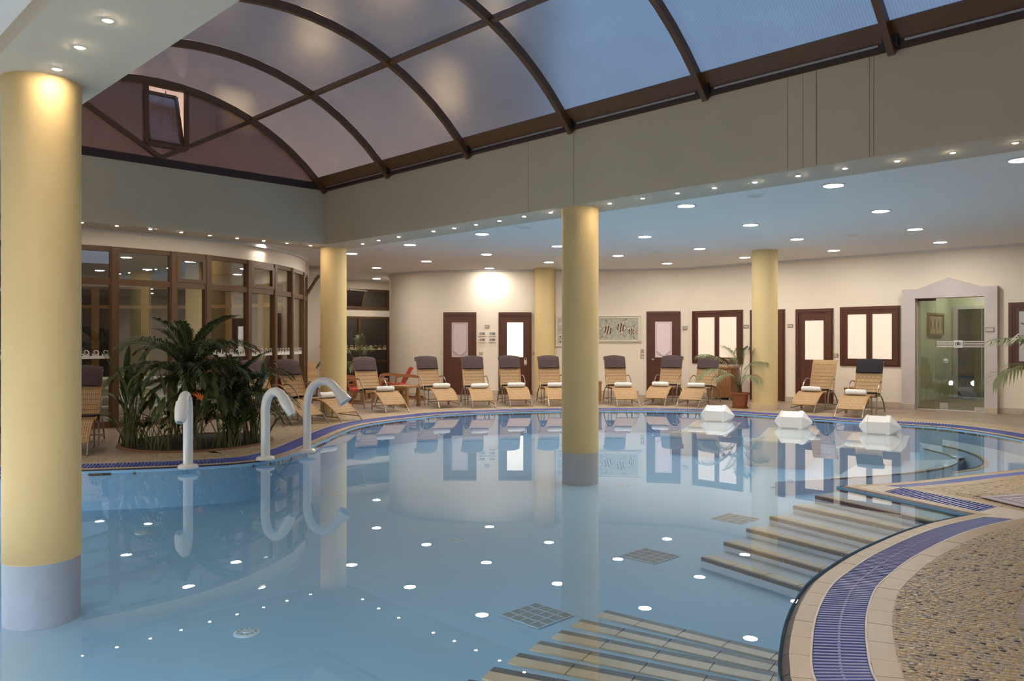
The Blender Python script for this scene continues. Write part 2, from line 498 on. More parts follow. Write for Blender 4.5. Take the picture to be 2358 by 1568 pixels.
    def sheet(s, prof, x0, x1, th, crown=0.0, nx=6):
        """solid sheet with side profile (y,z) swept over x; th is its thickness below"""
        n = len(prof)
        nor = []
        for i in range(n):
            a = Vector(prof[max(i - 1, 0)]); b = Vector(prof[min(i + 1, n - 1)])
            t = (b - a).normalized()
            nor.append(Vector((-t.y, t.x)))
        vs, fs = [], []
        for side in (0, 1):
            for j in range(nx + 1):
                q = j / nx
                x = x0 + (x1 - x0) * q
                cr = crown * (1 - (2 * q - 1) ** 2)
                for i in range(n):
                    off = cr - (th if side else 0) * (1 if not crown else 0.25 + 0.75 * (1 - abs(2 * q - 1) ** 4))
                    vs.append((x, prof[i][0] + nor[i].x * off, prof[i][1] + nor[i].y * off))
        W = (nx + 1) * n
        for j in range(nx):
            for i in range(n - 1):
                a = j * n + i
                fs.append((a, a + n, a + n + 1, a + 1))
                fs.append((W + a, W + a + 1, W + a + n + 1, W + a + n))
        for i in range(n - 1):
            fs.append((i, i + 1, W + i + 1, W + i))
            a = nx * n + i
            fs.append((a, W + a, W + a + 1, a + 1))
        for j in range(nx):
            a = j * n
            fs.append((a, W + a, W + a + n, a + n))
            a = j * n + n - 1
            fs.append((a, a + n, W + a + n, W + a))
        return s.add(vs, fs)
    def mesh(s, name, mats, smooth=False):
        me = bpy.data.meshes.new(name)
        me.from_pydata(s.v, [], s.f)
        for m_ in (mats if isinstance(mats, (list, tuple)) else [mats]):
            me.materials.append(m_)
        if len(me.materials) > 1:
            me.polygons.foreach_set('material_index', s.mi)
        if smooth:
            me.polygons.foreach_set('use_smooth', [True] * len(s.f))
            try:
                me.set_sharp_from_angle(angle=R(38))
            except Exception:
                pass
        me.update()
        return me
    def build(s, name, mats, parent=None, smooth=False):
        return link(name, s.mesh(name, mats, smooth), parent)

def link(name, me, parent=None, loc=None, rz=None):
    o = bpy.data.objects.new(name, me)
    COL.objects.link(o)
    if parent is not None:
        o.parent = parent
    if loc is not None:
        o.location = loc
    if rz is not None:
        o.rotation_euler = (0, 0, rz)
    return o

def tag(o, label, cat, group=None):
    o['label'] = label; o['category'] = cat
    if group: o['group'] = group
    return o

def thing(name, label, cat, loc=(0, 0, 0), rz=0.0, group=None):
    o = link(name, None, None, loc, rz)
    return tag(o, label, cat, group)

def struct(o, label=None):
    o['kind'] = 'structure'
    if label: o['label'] = label
    return o

def stuff(o):
    o['kind'] = 'stuff'
    return o

def copy_tree(o, parent=None):
    c = o.copy(); COL.objects.link(c); c.parent = parent
    for ch in list(o.children):
        copy_tree(ch, c)
    return c

ORD = ['zeroth', 'first', 'second', 'third', 'fourth', 'fifth', 'sixth', 'seventh', 'eighth', 'ninth', 'tenth', 'eleventh', 'twelfth',
       'thirteenth', 'fourteenth', 'fifteenth', 'sixteenth', 'seventeenth', 'eighteenth', 'nineteenth', 'twentieth', 'twenty-first', 'twenty-second', 'twenty-third', 'twenty-fourth', 'twenty-fifth', 'twenty-sixth', 'twenty-seventh', 'twenty-eighth', 'twenty-ninth', 'thirtieth']

def spline(pts, per=12):
    """Catmull-Rom through the points"""
    pts = [Vector(p) for p in pts]
    out = []
    for i in range(len(pts) - 1):
        p0 = pts[max(i - 1, 0)]; p1 = pts[i]; p2 = pts[i + 1]; p3 = pts[min(i + 2, len(pts) - 1)]
        for k in range(per):
            t = k / per
            out.append(0.5 * ((2 * p1) + (p2 - p0) * t + (2 * p0 - 5 * p1 + 4 * p2 - p3) * t * t + (3 * p1 - p0 - 3 * p2 + p3) * t ** 3))
    out.append(pts[-1])
    return out

def resample(pts, step):
    d = [0.0]
    for a, b in zip(pts, pts[1:]):
        d.append(d[-1] + (b - a).length)
    n = max(1, round(d[-1] / step))
    out, j = [], 0
    for i in range(n + 1):
        t = d[-1] * i / n
        while j < len(d) - 2 and d[j + 1] < t:
            j += 1
        q = (t - d[j]) / max(d[j + 1] - d[j], 1e-9)
        out.append(pts[j].lerp(pts[j + 1], min(max(q, 0), 1)))
    return out

def inframe(p, m=60):
    if p[1] < 0.5:
        return False
    px = CX + F * p[0] / p[1]; py = CY - F * (p[2] - H) / p[1]
    return -m < px < 2358 + m and -m < py < 1568 + m

# ================================================================== POOL AND DECK
ZW = -0.045
ZFLOOR = -0.47
def W(px, py):
    p = P(px, py, ZW); return Vector((p.x, p.y, 0))
V3 = lambda x, y: Vector((x, y, 0))
TIP, CORN = W(1926, 1123), W(2228, 1188.6)
kpts = [TIP, W(2082, 1113), W(2228, 1096.5), W(2358, 1082), V3(6.7, 9.6), V3(7.32, 10.4), W(2358, 1017.3), W(2268.6, 1000.7), W(2171, 987.5),
        W(2080, 981), W(1982, 975.5), W(1865, 967), W(1794, 962), W(1697, 955.5), W(1621, 951), W(1531, 948.4), W(1378, 948), W(1240, 949.5), W(1124, 953),
        W(1022, 958), W(960, 964.5), W(911, 969.8), W(843, 980.5), W(801, 992.7), W(740, 1020), W(689, 1044), W(598, 1067), W(421, 1080), W(191, 1088.5),
        V3(-5.7, 8.6), V3(-6.3, 7.8), V3(-6.4, 6.5), V3(-5.7, 4.8), V3(-4.4, 3.2), V3(-2.9, 2.2), V3(-1.4, 1.75), V3(-0.2, 1.8), V3(0.7, 2.2), V3(1.02, 2.75),
        W(1791.8, 1566), W(1794.4, 1503.5), W(1801, 1459), W(1814, 1417.6), W(1836, 1376), W(1862, 1342), W(1898.5, 1316), W(1966, 1274.5), W(2070, 1229), W(2150, 1204.5), CORN]
K = resample(spline(kpts, 10), 0.04)
for _ in range(14):                                   # ease the traced line
    K = [K[0]] + [(K[i - 1] + K[i] * 2 + K[i + 1]) / 4 for i in range(1, len(K) - 1)] + [K[-1]]
K = resample(K, 0.04)
NK = len(K)
def nrm_of(pts):
    out = []
    for i in range(len(pts)):
        a = pts[max(i - 3, 0)]; b = pts[min(i + 3, len(pts) - 1)]
        t = (b - a).normalized()
        out.append(Vector((t.y, -t.x, 0)))
    return out
KN = nrm_of(K)
BD = (TIP - CORN); BL = BD.length; BD = BD / BL
BN = Vector((BD.y, -BD.x, 0))
def koff(i, d): return K[i] + KN[i] * d
def boff(t, d): return CORN + BD * t + BN * d
def seg_x(p, q, a, b):
    r_, s_ = q - p, b - a
    den = r_.x * s_.y - r_.y * s_.x
    if abs(den) < 1e-9: return None
    w_ = a - p
    return ((w_.x * s_.y - w_.y * s_.x) / den, (w_.x * r_.y - w_.y * r_.x) / den)
_mc = {}
def miter(d):
    """(tip point, first K index, tip B parameter, corner point)"""
    k = round(d, 4)
    if k in _mc: return _mc[k]
    a, b = boff(-3, d), boff(BL + 3, d)
    tip = None; i0 = 0; tb = BL
    for i in range(0, 200):
        r_ = seg_x(koff(i, d), koff(i + 1, d), a, b)
        if r_ and (0 <= r_[0] <= 1 or (i == 0 and r_[0] < 0)):
            tip = koff(i, d).lerp(koff(i + 1, d), r_[0]); i0 = i + 1; tb = r_[1] * (BL + 6) - 3
            break
    if tip is None:
        tip = boff(BL, d)
    e0, e1 = koff(NK - 4, d), koff(NK - 1, d)
    r_ = seg_x(e0, e1, a, b)
    cor = e0.lerp(e1, r_[0]) if r_ else e1
    _mc[k] = (tip, i0, tb, cor)
    return _mc[k]
def ring(d, every=1):
    tip, i0, tb, cor = miter(d)
    return [tip] + [koff(i, d) for i in range(i0 + 1, NK - 1, every)] + [cor]
def zof(d):
    prof = [(0, -0.05), (0.045, -0.02), (0.145, -0.02), (0.375, 0.004), (0.5, 0.004), (2, 0.004)]
    for (a, za), (b, zb) in zip(prof, prof[1:]):
        if d <= b:
            return za + (zb - za) * (d - a) / (b - a)
    return 0.004
def pieces(d0, d1, step):
    """quads of a strip between two offsets: (inner a, inner b, outer b, outer a, is corner piece)"""
    t0, i0, tb0, c0 = miter(d0); t1, i1, tb1, c1 = miter(d1)
    s = max(i0, i1)
    out = [(t0, koff(s, d0), koff(s, d1), t1, True)]
    n = max(1, round((NK - 1 - s) * 0.04 / step))
    idx = [s + round((NK - 1 - s) * k / n) for k in range(n + 1)]
    for a, b in zip(idx, idx[1:]):
        out.append((koff(a, d0), koff(b, d0), koff(b, d1), koff(a, d1), False))
    out.append((koff(NK - 1, d0), c0, c1, koff(NK - 1, d1), True))
    te = min(tb0, tb1)
    out.append((c0, boff(0, d0), boff(0, d1), c1, True))
    n = max(1, round(te / step))
    for k in range(n):
        a, b = te * k / n, te * (k + 1) / n
        out.append((boff(a, d0), boff(b, d0), boff(b, d1), boff(a, d1), False))
    out.append((boff(te, d0), t0, t1, boff(te, d1), True))
    return out
def quad_block(mb, q, d0, d1, th, gap=0.0, lift=0.0):
    a, b, c, d = (Vector(v) for v in q[:4])
    if gap:
        def pull(p, o):
            L = (o - p).length
            return p + (o - p) * min(gap / L, 0.3) if L > 1e-4 else p
        a, b, c, d = pull(a, b), pull(b, a), pull(c, d), pull(d, c)
    z0, z1 = zof(d0) + lift, zof(d1) + lift
    mb.hexa([(a.x, a.y, z0 - th), (b.x, b.y, z0 - th), (c.x, c.y, z1 - th), (d.x, d.y, z1 - th), (a.x, a.y, z0), (b.x, b.y, z0), (c.x, c.y, z1), (d.x, d.y, z1)])

outer = [(-18, -8), (18, -8), (18, 30), (-18, 30)]
# deck floor with the pool cut out
floor = MB().flat([outer, [(p.x, p.y) for p in ring(0.47, 3)]], 0.0).build('floor', M['floor'])
struct(floor, 'brown tiled deck around the pool')
# pool basin
basin = struct(link('pool_basin', None), 'pale blue plastered pool basin under the water')
KR = [p for p in ring(0.0, 3)]
mb = MB().flat([[(p.x, p.y) for p in KR]], ZFLOOR); mb.build('basin_floor', M['pool'], basin)
mb = MB()
for a, b in zip(KR, KR[1:] + KR[:1]):
    mb.add([(a.x, a.y, ZFLOOR), (b.x, b.y, ZFLOOR), (b.x, b.y, -0.03), (a.x, a.y, -0.03)], [(0, 1, 2, 3)])
mb.build('basin_wall', M['pool'], basin)
# water
RW = ring(0.02, 3)
water = MB().flat([[(p.x, p.y) for p in RW]], ZW).build('pool_water', M['water'])
tag(water, 'still clear blue water filling the free-form pool', 'water'); stuff(water)

def tile_ring(root_name, label, piece, d0, d1, step, mt, th, gap=0.002, lift=0.0, every=None):
    root = struct(link(root_name, None), label)
    bed = MB(); far = MB()
    for q in pieces(d0, d1, step):
        quad_block(bed, q, d0, d1, 0.03, 0, -0.006)
        if (q[0] - q[1]).length < 0.02 and (q[2] - q[3]).length < 0.02:
            continue
        mid = (q[0] + q[1] + q[2] + q[3]) / 4
        if inframe((mid.x, mid.y, 0)):
            mb = MB(); quad_block(mb, q, d0, d1, th, gap, lift + random.uniform(-0.0006, 0.0006)); mb.build(piece, mt, root)
        else:
            quad_block(far, q, d0, d1, th, gap, lift)
    bed.build('bedding', M['grout'], root)
    if far.v: stuff(far.build(piece + '_run', mt, root))
    return root
tile_ring('pool_edge_trim', 'dark ribbed edge tiles along the waterline', 'edge_tile', 0.0, 0.045, 0.25, M['darktile'], 0.03)
tile_ring('pool_coping', 'beige coping tiles between water edge and grating', 'coping_tile', 0.045, 0.137, 0.25, M['coping'], 0.02)
tile_ring('pool_border', 'beige border tiles between grating and pebbles', 'border_tile', 0.387, 0.50, 0.25, M['coping'], 0.02)

# overflow grating
grate = struct(link('overflow_grating', None), 'blue slatted overflow grating running round the pool')
mb = MB(); lip = MB(); cor = MB()
G0, G1 = 0.147, 0.377
for q in pieces(G0, G1, 0.25): quad_block(mb, q, G0, G1, 0.02, 0, -0.045)
mb.build('gutter', M['gully'], grate)
for a, b in ((0.137, 0.147), (0.377, 0.387)):
    for q in pieces(a, b, 0.12): quad_block(lip, q, a, b, 0.05, 0, 0.001)
lip.build('lip', M['lip'], grate)
for q in pieces(G0, G1, 0.25):
    if q[4] and max((q[0] - q[1]).length, (q[2] - q[3]).length) > 0.03:
        cor = MB()
        # white corner plate cut into slats
        n = 9
        for k in range(n):
            t0, t1 = k / n, (k + 0.72) / n
            qq = [q[0].lerp(q[3], t0), q[1].lerp(q[2], t0), q[1].lerp(q[2], t1), q[0].lerp(q[3], t1)]
            z0, z1 = zof(G0) + (zof(G1) - zof(G0)) * t0, zof(G0) + (zof(G1) - zof(G0)) * t1
            cor.hexa([(p.x, p.y, z - 0.02) for p, z in zip(qq, (z0, z0, z1, z1))] + [(p.x, p.y, z) for p, z in zip(qq, (z0, z0, z1, z1))])
        cor.build('corner_plate', M['slatw'], grate)
slat_me = MB().bbox(-0.115, 0.115, -0.0115, 0.0115, -0.018, 0, 0.003).mesh('slat', M['slat'])
tilt = math.atan2(zof(G1) - zof(G0), G1 - G0)
GM = (G0 + G1) / 2
st = []
i1 = miter(G1)[1]
for i in range(i1, NK - 1):
    st.append((koff(i, GM), math.atan2(KN[i].y, KN[i].x)))
te = miter(G1)[2]
nb = int(te / 0.04)
for k in range(nb):
    st.append((boff((k + 0.5) * 0.04, GM), math.atan2(BN.y, BN.x)))
vis = sorted([s for s in st if inframe((s[0].x, s[0].y, 0), 10)], key=lambda s: s[0].length)
near_s = vis[:300]
near_set = set(id(s) for s in near_s)
for p, a in near_s:
    o = link('slat', slat_me, grate, (p.x, p.y, zof(GM)), None)
    o.rotation_euler = (0, -tilt, a)
mb = MB()
for s in st:
    if id(s) in near_set: continue
    p, a = s
    mb.M = Matrix.Translation((p.x, p.y, zof(GM))) @ Matrix.Rotation(a, 4, 'Z') @ Matrix.Rotation(-tilt, 4, 'Y')
    mb.bbox(-0.115, 0.115, -0.0115, 0.0115, -0.018, 0, 0.003)
stuff(mb.build('far_slats', M['slat'], grate))
mb = MB()
for q in pieces(GM - 0.006, GM + 0.006, 0.12): quad_block(mb, q, GM - 0.006, GM + 0.006, 0.01, 0, -0.002)
mb.build('centre_rib', mat('rib_blue', (0.13, 0.16, 0.45), 0.4), grate)

# pebble mosaic band
D0, D1 = 0.50, 1.06
band = struct(link('pebble_band', None), 'band of set pebbles around the pool border')
mb = MB()
for k in range(5):
    a, b = D0 + (D1 - D0) * k / 5, D0 + (D1 - D0) * (k + 1) / 5
    for q in pieces(a, b, 0.16):
        mb.add([(p.x, p.y, 0.0025) for p in q[:4]], [(0, 1, 2, 3)])
mb.build('pebble_bed', M['pebble'], band)
pcols = [('dark', (0.04, 0.032, 0.03)), ('tan', (0.47, 0.34, 0.19)), ('ochre', (0.50, 0.35, 0.17)), ('grey', (0.34, 0.29, 0.24)), ('mauve', (0.31, 0.25, 0.22)), ('cream', (0.58, 0.46, 0.30))]
pm = [mat('pebble_' + n, c, 0.3, scale=25) for n, c in pcols]
def pebble_shape(mb, x, y, rx, ry, a, h):
    n = 7
    ca, sa = math.cos(a), math.sin(a)
    vs = []
    for rr, z in ((1.0, 0.0), (0.86, h * 0.65), (0.5, h)):
        for k in range(n):
            t = 2 * PI * k / n
            lx, ly = rx * rr * math.cos(t), ry * rr * math.sin(t)
            vs.append((x + lx * ca - ly * sa, y + lx * sa + ly * ca, 0.0025 + z))
    fs = []
    for l_ in range(2):
        for k in range(n):
            fs.append((l_ * n + k, l_ * n + (k + 1) % n, (l_ + 1) * n + (k + 1) % n, (l_ + 1) * n + k))
    fs.append(tuple(2 * n + k for k in range(n)))
    mb.add(vs, fs)
cells = {}
peb = []
def try_peb(p, r_):
    if not inframe((p.x, p.y, 0), 5) or p.y > 7.4: return
    cx, cy = int(p.x / 0.04), int(p.y / 0.04)
    for ix in range(cx - 1, cx + 2):
        for iy in range(cy - 1, cy + 2):
            for (q, rq) in cells.get((ix, iy), ()):
                if (q - p).length < (r_ + rq) * 0.86: return
    cells.setdefault((cx, cy), []).append((p, r_))
    peb.append((p, r_))
def inside_deck(p):
    # reject points that fall inside another part of the border
    d = min((K[i] - p).length for i in range(0, NK, 6))
    tb_ = max(0, min(BL, (p - CORN).dot(BD)))
    d2 = (CORN + BD * tb_ - p).length
    return min(d, d2) > D0 + 0.004
ivis = [i for i in range(0, NK - 1) if K[i].y < 7.4 and K[i].x > 0.5 and K[i].y > 2.4]
for pas, (rr0, rr1, tries) in enumerate(((0.013, 0.021, 1500), (0.009, 0.0125, 12000), (0.006, 0.0085, 22000))):
    for _ in range(tries):
        if random.random() < 0.72:
            i = random.choice(ivis); d = random.uniform(D0 + 0.01, D1 - 0.01); p = koff(i, d)
        else:
            d = random.uniform(D0 + 0.01, D1 - 0.01); p = boff(random.uniform(-1.1, BL), d)
        if ((p - CORN).length < 2.0 or (p - TIP).length < 2.6) and not inside_deck(p): continue
        try_peb(p, random.uniform(rr0, rr1))
peb.sort(key=lambda t: t[0].length / t[1])
variants = [MB() for _ in pm]
for k, v_ in enumerate(variants):
    pebble_shape(v_, 0, 0, 1.08, 0.86, 0, 0.28)
pmesh = [v_.mesh('pebble', pm[k]) for k, v_ in enumerate(variants)]
weights = [9, 28, 22, 22, 13, 8]
allp = MB()
for k, (p, r_) in enumerate(peb):
    c = random.choices(range(6), weights)[0]
    a = random.uniform(0, PI)
    if k < 300:
        o = link('pebble', pmesh[c], band, (p.x, p.y, 0.002), a)
        o.scale = (r_, r_, r_)
    else:
        allp.cur = c
        pebble_shape(allp, p.x, p.y, r_ * 1.08, r_ * 0.86, a, r_ * 0.28)
stuff(allp.build('set_pebbles', pm, band, True))
# loose-laid brown tiles in the near right corner
tiles = struct(link('floor_tiling', None), 'diagonal brown tiles in the near right corner')
tm = [MB().bbox(0.002, 0.148, 0.002, 0.148, -0.002, 0.006, 0.0025).mesh('floor_tile', mat('brown_tile_%d' % k, (0.285 - 0.02 * k, 0.19 - 0.012 * k, 0.12 - 0.008 * k), 0.4, scale=9)) for k in range(3)]
for i in range(-40, 40):
    for j in range(-40, 40):
        p = V3(2.6, 3.6) + U * (i * 0.15) + V * (j * 0.15)
        mid = p + (U + V) * 0.075
        if not (1.4 < mid.x < 4.4 and 2.4 < mid.y < 5.2) or not inframe((mid.x, mid.y, 0), 480): continue
        if min((K[q] - mid).length for q in range(0, NK, 6)) < D1 + 0.06: continue
        link('floor_tile', tm[(i * 7 + j * 3) % 3], tiles, (p.x, p.y, 0), ROT_SKY)

# stairs in the pool
def stair(name, label, lines, topline, zs, dk, bg_, tread, ext=0.25):
    root = struct(link(name, None), label)
    for (l_, r_), z in zip(lines, zs):
        a, b = P(*l_, z), P(*r_, z)
        b = a + (b - a) * ((b - a).length + ext) / (b - a).length
        poly = [(a.x, a.y), (b.x, b.y)] + topline
        area = sum(poly[i][0] * poly[(i + 1) % len(poly)][1] - poly[(i + 1) % len(poly)][0] * poly[i][1] for i in range(len(poly)))
        if area < 0: poly = poly[::-1]
        MB().prism(poly, ZFLOOR + 0.001, z - 0.008).build('step', tread, root)
        d = (b - a).normalized()
        inw = Vector((-d.y, d.x, 0))
        tp = Vector((topline[0][0], topline[0][1], 0))
        if inw.dot(tp - a) < 0: inw = -inw
        L = (b - a).length
        n = max(1, round(L / 0.30))
        for k in range(n):
            p0 = a + d * (L * k / n + 0.003); p1 = a + d * (L * (k + 1) / n - 0.003)
            def blk(o0, o1, z0, z1, nm, mt):
                q = [p0 + inw * o0, p1 + inw * o0, p1 + inw * o1, p0 + inw * o1]
                MB().hexa([(p.x, p.y, z0) for p in q] + [(p.x, p.y, z1) for p in q]).build(nm, mt, root)
            blk(-0.004, dk, z - 0.03, z + 0.001, 'edge_strip', M['darktile'])
            blk(dk, bg_, z - 0.008, z + 0.001, 'nosing_tile', M['nosing'])
    return root
rl = [((1614.6, 1282), (1849, 1355)), ((1666, 1247.5), (1900, 1313.5)), ((1718, 1216.6), (1956, 1277)), ((1772, 1189), (2021, 1250)), ((1826, 1164), (2094, 1222)), ((1876.6, 1141), (2156, 1203))]
stair('pool_staircase', 'broad pool steps rising to the right-hand corner of the deck', rl, [(CORN.x + 0.1, CORN.y - 0.1), (CORN.x + 0.12, CORN.y), (TIP.x + 0.05, TIP.y)], [-0.38 + 0.063 * k for k in range(6)], 0.03, 0.115, M['poolpale'])
nl = [((1395, 1405), (1790, 1500)), ((1339, 1425.5), (1793, 1526)), ((1292, 1451), (1793, 1551)), ((1244, 1475.5), (1793, 1587)), ((1194.5, 1503.5), (1793, 1618)), ((1136, 1536), (1793, 1657)), ((1078, 1565), (1793, 1692))]
stair('pool_staircase', 'broad pool steps rising towards the near edge of the pool', nl, [(1.5, 1.6), (-0.6, 1.6)], [-0.42 + 0.055 * k for k in range(7)], 0.05, 0.135, mat('pool_step_blue', (0.33, 0.54, 0.75), 0.6), ext=0.6)

# round steps of the right-hand basin
hot = struct(link('whirlpool_steps', None), 'curved steps of the round basin at the right')
def curve_px(pts, z): return [Vector((p.x, p.y, 0)) for p in spline([P(x, y, z) for x, y in pts], 8)]
arcs = [([(1930, 1101), (2070, 1091), (2150, 1082), (2190, 1072), (2206, 1063), (2198, 1054), (2180, 1046), (2150, 1038), (2128, 1033)], -0.30),
        ([(2190, 1086), (2236, 1078), (2258, 1070), (2262, 1061), (2252, 1051), (2226, 1040), (2198, 1032), (2170, 1026)], -0.20)]
cen = V3(5.6, 10.4)
for pts, z in arcs:
    c = resample(curve_px(pts, z), 0.22)
    rimpts = [(p.x, p.y) for p in c]
    outp = [(p.x + (p - cen).normalized().x * 0.9, p.y + (p - cen).normalized().y * 0.9) for p in c]
    mb = MB()
    for i in range(len(c) - 1):
        a, b, a2, b2 = rimpts[i], rimpts[i + 1], outp[i], outp[i + 1]
        mb.hexa([(*a, ZFLOOR), (*b, ZFLOOR), (*b2, ZFLOOR), (*a2, ZFLOOR), (*a, z - 0.004), (*b, z - 0.004), (*b2, z - 0.004), (*a2, z - 0.004)])
        d = (c[i] - cen).normalized(); d2 = (c[i + 1] - cen).normalized()
        for o0, o1, nm, mt in ((0, 0.03, 'edge_strip', M['darktile']), (0.03, 0.11, 'nosing_tile', M['nosing'])):
            q = [c[i] + d * o0, c[i + 1] + d2 * o0, c[i + 1] + d2 * o1, c[i] + d * o1]
            MB().hexa([(p.x, p.y, z - 0.02) for p in q] + [(p.x, p.y, z + 0.001) for p in q]).build(nm, mt, hot)
    mb.build('step', M['poolpale'], hot)

# floor grilles and inlets in the basin
def grille(px, py, s, label):
    p = P(px, py, ZFLOOR)
    t = thing('floor_grille', label, 'grille', (p.x, p.y, ZFLOOR), ROT_SKY, 'square grilles on the pool floor')
    MB().box(-s / 2, s / 2, -s / 2, s / 2, 0.0, 0.004).build('plate', M['greygrille'], t)
    mb = MB()
    for k in range(5):
        o = -s / 2 + s * k / 4
        mb.box(-s / 2, s / 2, o - 0.004, o + 0.004, 0.004, 0.008); mb.box(o - 0.004, o + 0.004, -s / 2, s / 2, 0.004, 0.008)
    mb.build('lattice', M['poolpale'], t)
    mb = MB()
    for k in range(16):
        o = -s / 2 + s * (k + 0.5) / 16
        mb.box(-s / 2, s / 2, o - 0.003, o + 0.003, 0.004, 0.0055)
    mb.build('slots', M['slot'], t)
grille(1237, 1418, 0.36, 'square grey floor grille nearest the viewer, below the near column')
grille(1496, 1281, 0.36, 'square grey floor grille left of the pool steps')
grille(1692, 1195, 0.36, 'square grey floor grille beside the upper pool steps')
grille(1820, 1123, 0.36, 'square grey floor grille farthest back near the step corner')
def inlet(px, py, label):
    p = P(px, py, ZFLOOR)
    t = thing('floor_inlet', label, 'inlet', (p.x, p.y, ZFLOOR), 0, 'round inlets on the pool floor')
    MB().lathe([(0.085, 0), (0.085, 0.006), (0.07, 0.012), (0.03, 0.012), (0.028, 0.016)], 20).build('cap', M['poolpale'], t)
    mb = MB()
    for k in range(10):
        a = 2 * PI * k / 10
        mb.M = Matrix.Rotation(a, 4, 'Z')
        mb.box(0.05, 0.062, -0.006, 0.006, 0.0115, 0.0135)
    mb.build('holes', M['slot'], t)
for px, py, lb in ((569, 1458, 'round white floor inlet nearest the viewer'), (332, 1227, 'round white floor inlet in front of the planter'), (1052, 1245, 'round white floor inlet left of the centre column'),
                   (430, 1120, 'round white floor inlet below the left shower spout'), (627, 1098, 'round white floor inlet below the middle shower spout'), (776, 1139, 'round white floor inlet below the right shower spout'),
                   (1437, 1117, 'round white floor inlet right of the centre column'), (318, 1164, 'small floor inlet near the planter side of the pool')):
    inlet(px, py, lb)

# underwater lamps in the near and left pool walls
lamp_i = [i for i in range(NK) if (K[i].y < 8.65 and K[i].x < 0.75 and not inframe((K[i].x, K[i].y, -0.2), 40))]
nl_ = 13
for k in range(nl_):
    i = lamp_i[int((k + 0.5) * len(lamp_i) / nl_)]
    t = thing('underwater_lamp', 'round underwater pool lamp outside the picture, %s along the near wall' % ORD[k + 1], 'pool light', (K[i].x - KN[i].x * 0.004, K[i].y - KN[i].y * 0.004, -0.27), math.atan2(KN[i].y, KN[i].x), 'underwater pool lamps')
    mb = MB(); mb.M = Matrix.Rotation(R(-90), 4, 'Y'); mb.lathe([(0.13, 0.0), (0.13, 0.02), (0.10, 0.03)], 20); mb.build('bezel', M['white'], t, True)
    mb = MB(); mb.M = Matrix.Rotation(R(-90), 4, 'Y'); mb.lathe([(0.098, 0.030), (0.09, 0.036), (0.04, 0.04)], 20); mb.build('lens', M['lamp_under'], t, True)

# ================================================================== SHELL
# walls --------------------------------------------------------------
def vwall(name, pts, z0, z1, mt, th=0.2, label=None, flip=1, parent=None, smooth=True):
    """wall along ground points; thickness to the left of travel * flip"""
    pts = [Vector((p[0], p[1], 0)) for p in pts]
    ns = []
    for i in range(len(pts)):
        a = pts[max(i - 1, 0)]; b = pts[min(i + 1, len(pts) - 1)]
        t = (b - a).normalized(); ns.append(Vector((-t.y, t.x, 0)) * flip)
    mb = MB()
    vs = []
    for p, n_ in zip(pts, ns):
        q = p + n_ * th
        vs += [(p.x, p.y, z0), (p.x, p.y, z1), (q.x, q.y, z1), (q.x, q.y, z0)]
    fs = []
    for i in range(len(pts) - 1):
        a, b = i * 4, i * 4 + 4
        for k in range(4): fs.append((a + k, a + (k + 1) % 4, b + (k + 1) % 4, b + k))
    fs += [(3, 2, 1, 0), tuple(len(vs) - 4 + k for k in range(4))]
    mb.add(vs, fs)
    o = mb.build(name, mt, parent, smooth)
    return struct(o, label) if parent is None else o
YB = 20.95
backpts = [(-3.1, 26.2), (-3.45, 24.6), (-3.52, 23.4), (-3.48, 22.7), (-3.2, 22.15), (-2.8, 21.7), (-2.3, 21.35), (-1.7, 21.1), (-1.0, YB), (2.2, YB)]
bend0, wr_end = V3(4.52, 20.44), V3(14.6, 10.55)
backc = [Vector((p.x, p.y, 0)) for p in spline([(x, y, 0) for x, y in backpts[:-1]], 5)] + [V3(2.2, YB), V3(3.3, 20.75), V3(4.4, 20.52), bend0]
WD = (V3(3.3, 20.75), V3(4.4, 20.52))
WF = (V3(2.2, YB), V3(3.3, 20.75))
WR = (bend0, wr_end)                     # right-hand wall line
WB = (V3(-1.0, YB), V3(2.2, YB))         # centre of the back wall
vwall('wall_back', backc, 0, Z_CEIL, M['wall'], 0.2, 'curved cream back wall with two doors')
wr_dir = (wr_end - bend0).normalized()
wr_n = Vector((-wr_dir.y, wr_dir.x, 0))            # away from the room
ROT_WR = math.atan2(wr_dir.y, wr_dir.x)
oL, oR = ray_line(2112, *WR), ray_line(2271, *WR)
lint = zat(688, oL.y)
pr = MB()
root = struct(link('wall_right', None), 'cream right-hand wall with doors, windows and the glass entrance')
vwall('wall_panel', [bend0, oL], 0, Z_CEIL, M['wall'], 0.2, parent=root)
vwall('wall_panel', [oR, wr_end], 0, Z_CEIL, M['wall'], 0.2, parent=root)
vwall('wall_panel', [oL, oR], lint, Z_CEIL, M['wall'], 0.2, parent=root)
vwall('wall_east', [wr_end, (14.6, -7)], 0, Z_CEIL, M['wall'], 0.2, 'cream wall beyond the right edge')
vwall('wall_front', [(14.6, -7), (-9.2, -7)], 0, Z_CEIL, M['wall'], 0.2, 'cream wall behind the viewer')
RC, RR = V3(-10.25, 17.2), 5.6           # round lounge
vwall('wall_left', [(-9.0, -7), (-9.0, 11.78)], 0, Z_CEIL, M['wall'], 0.2, 'cream wall at the far left', flip=1)
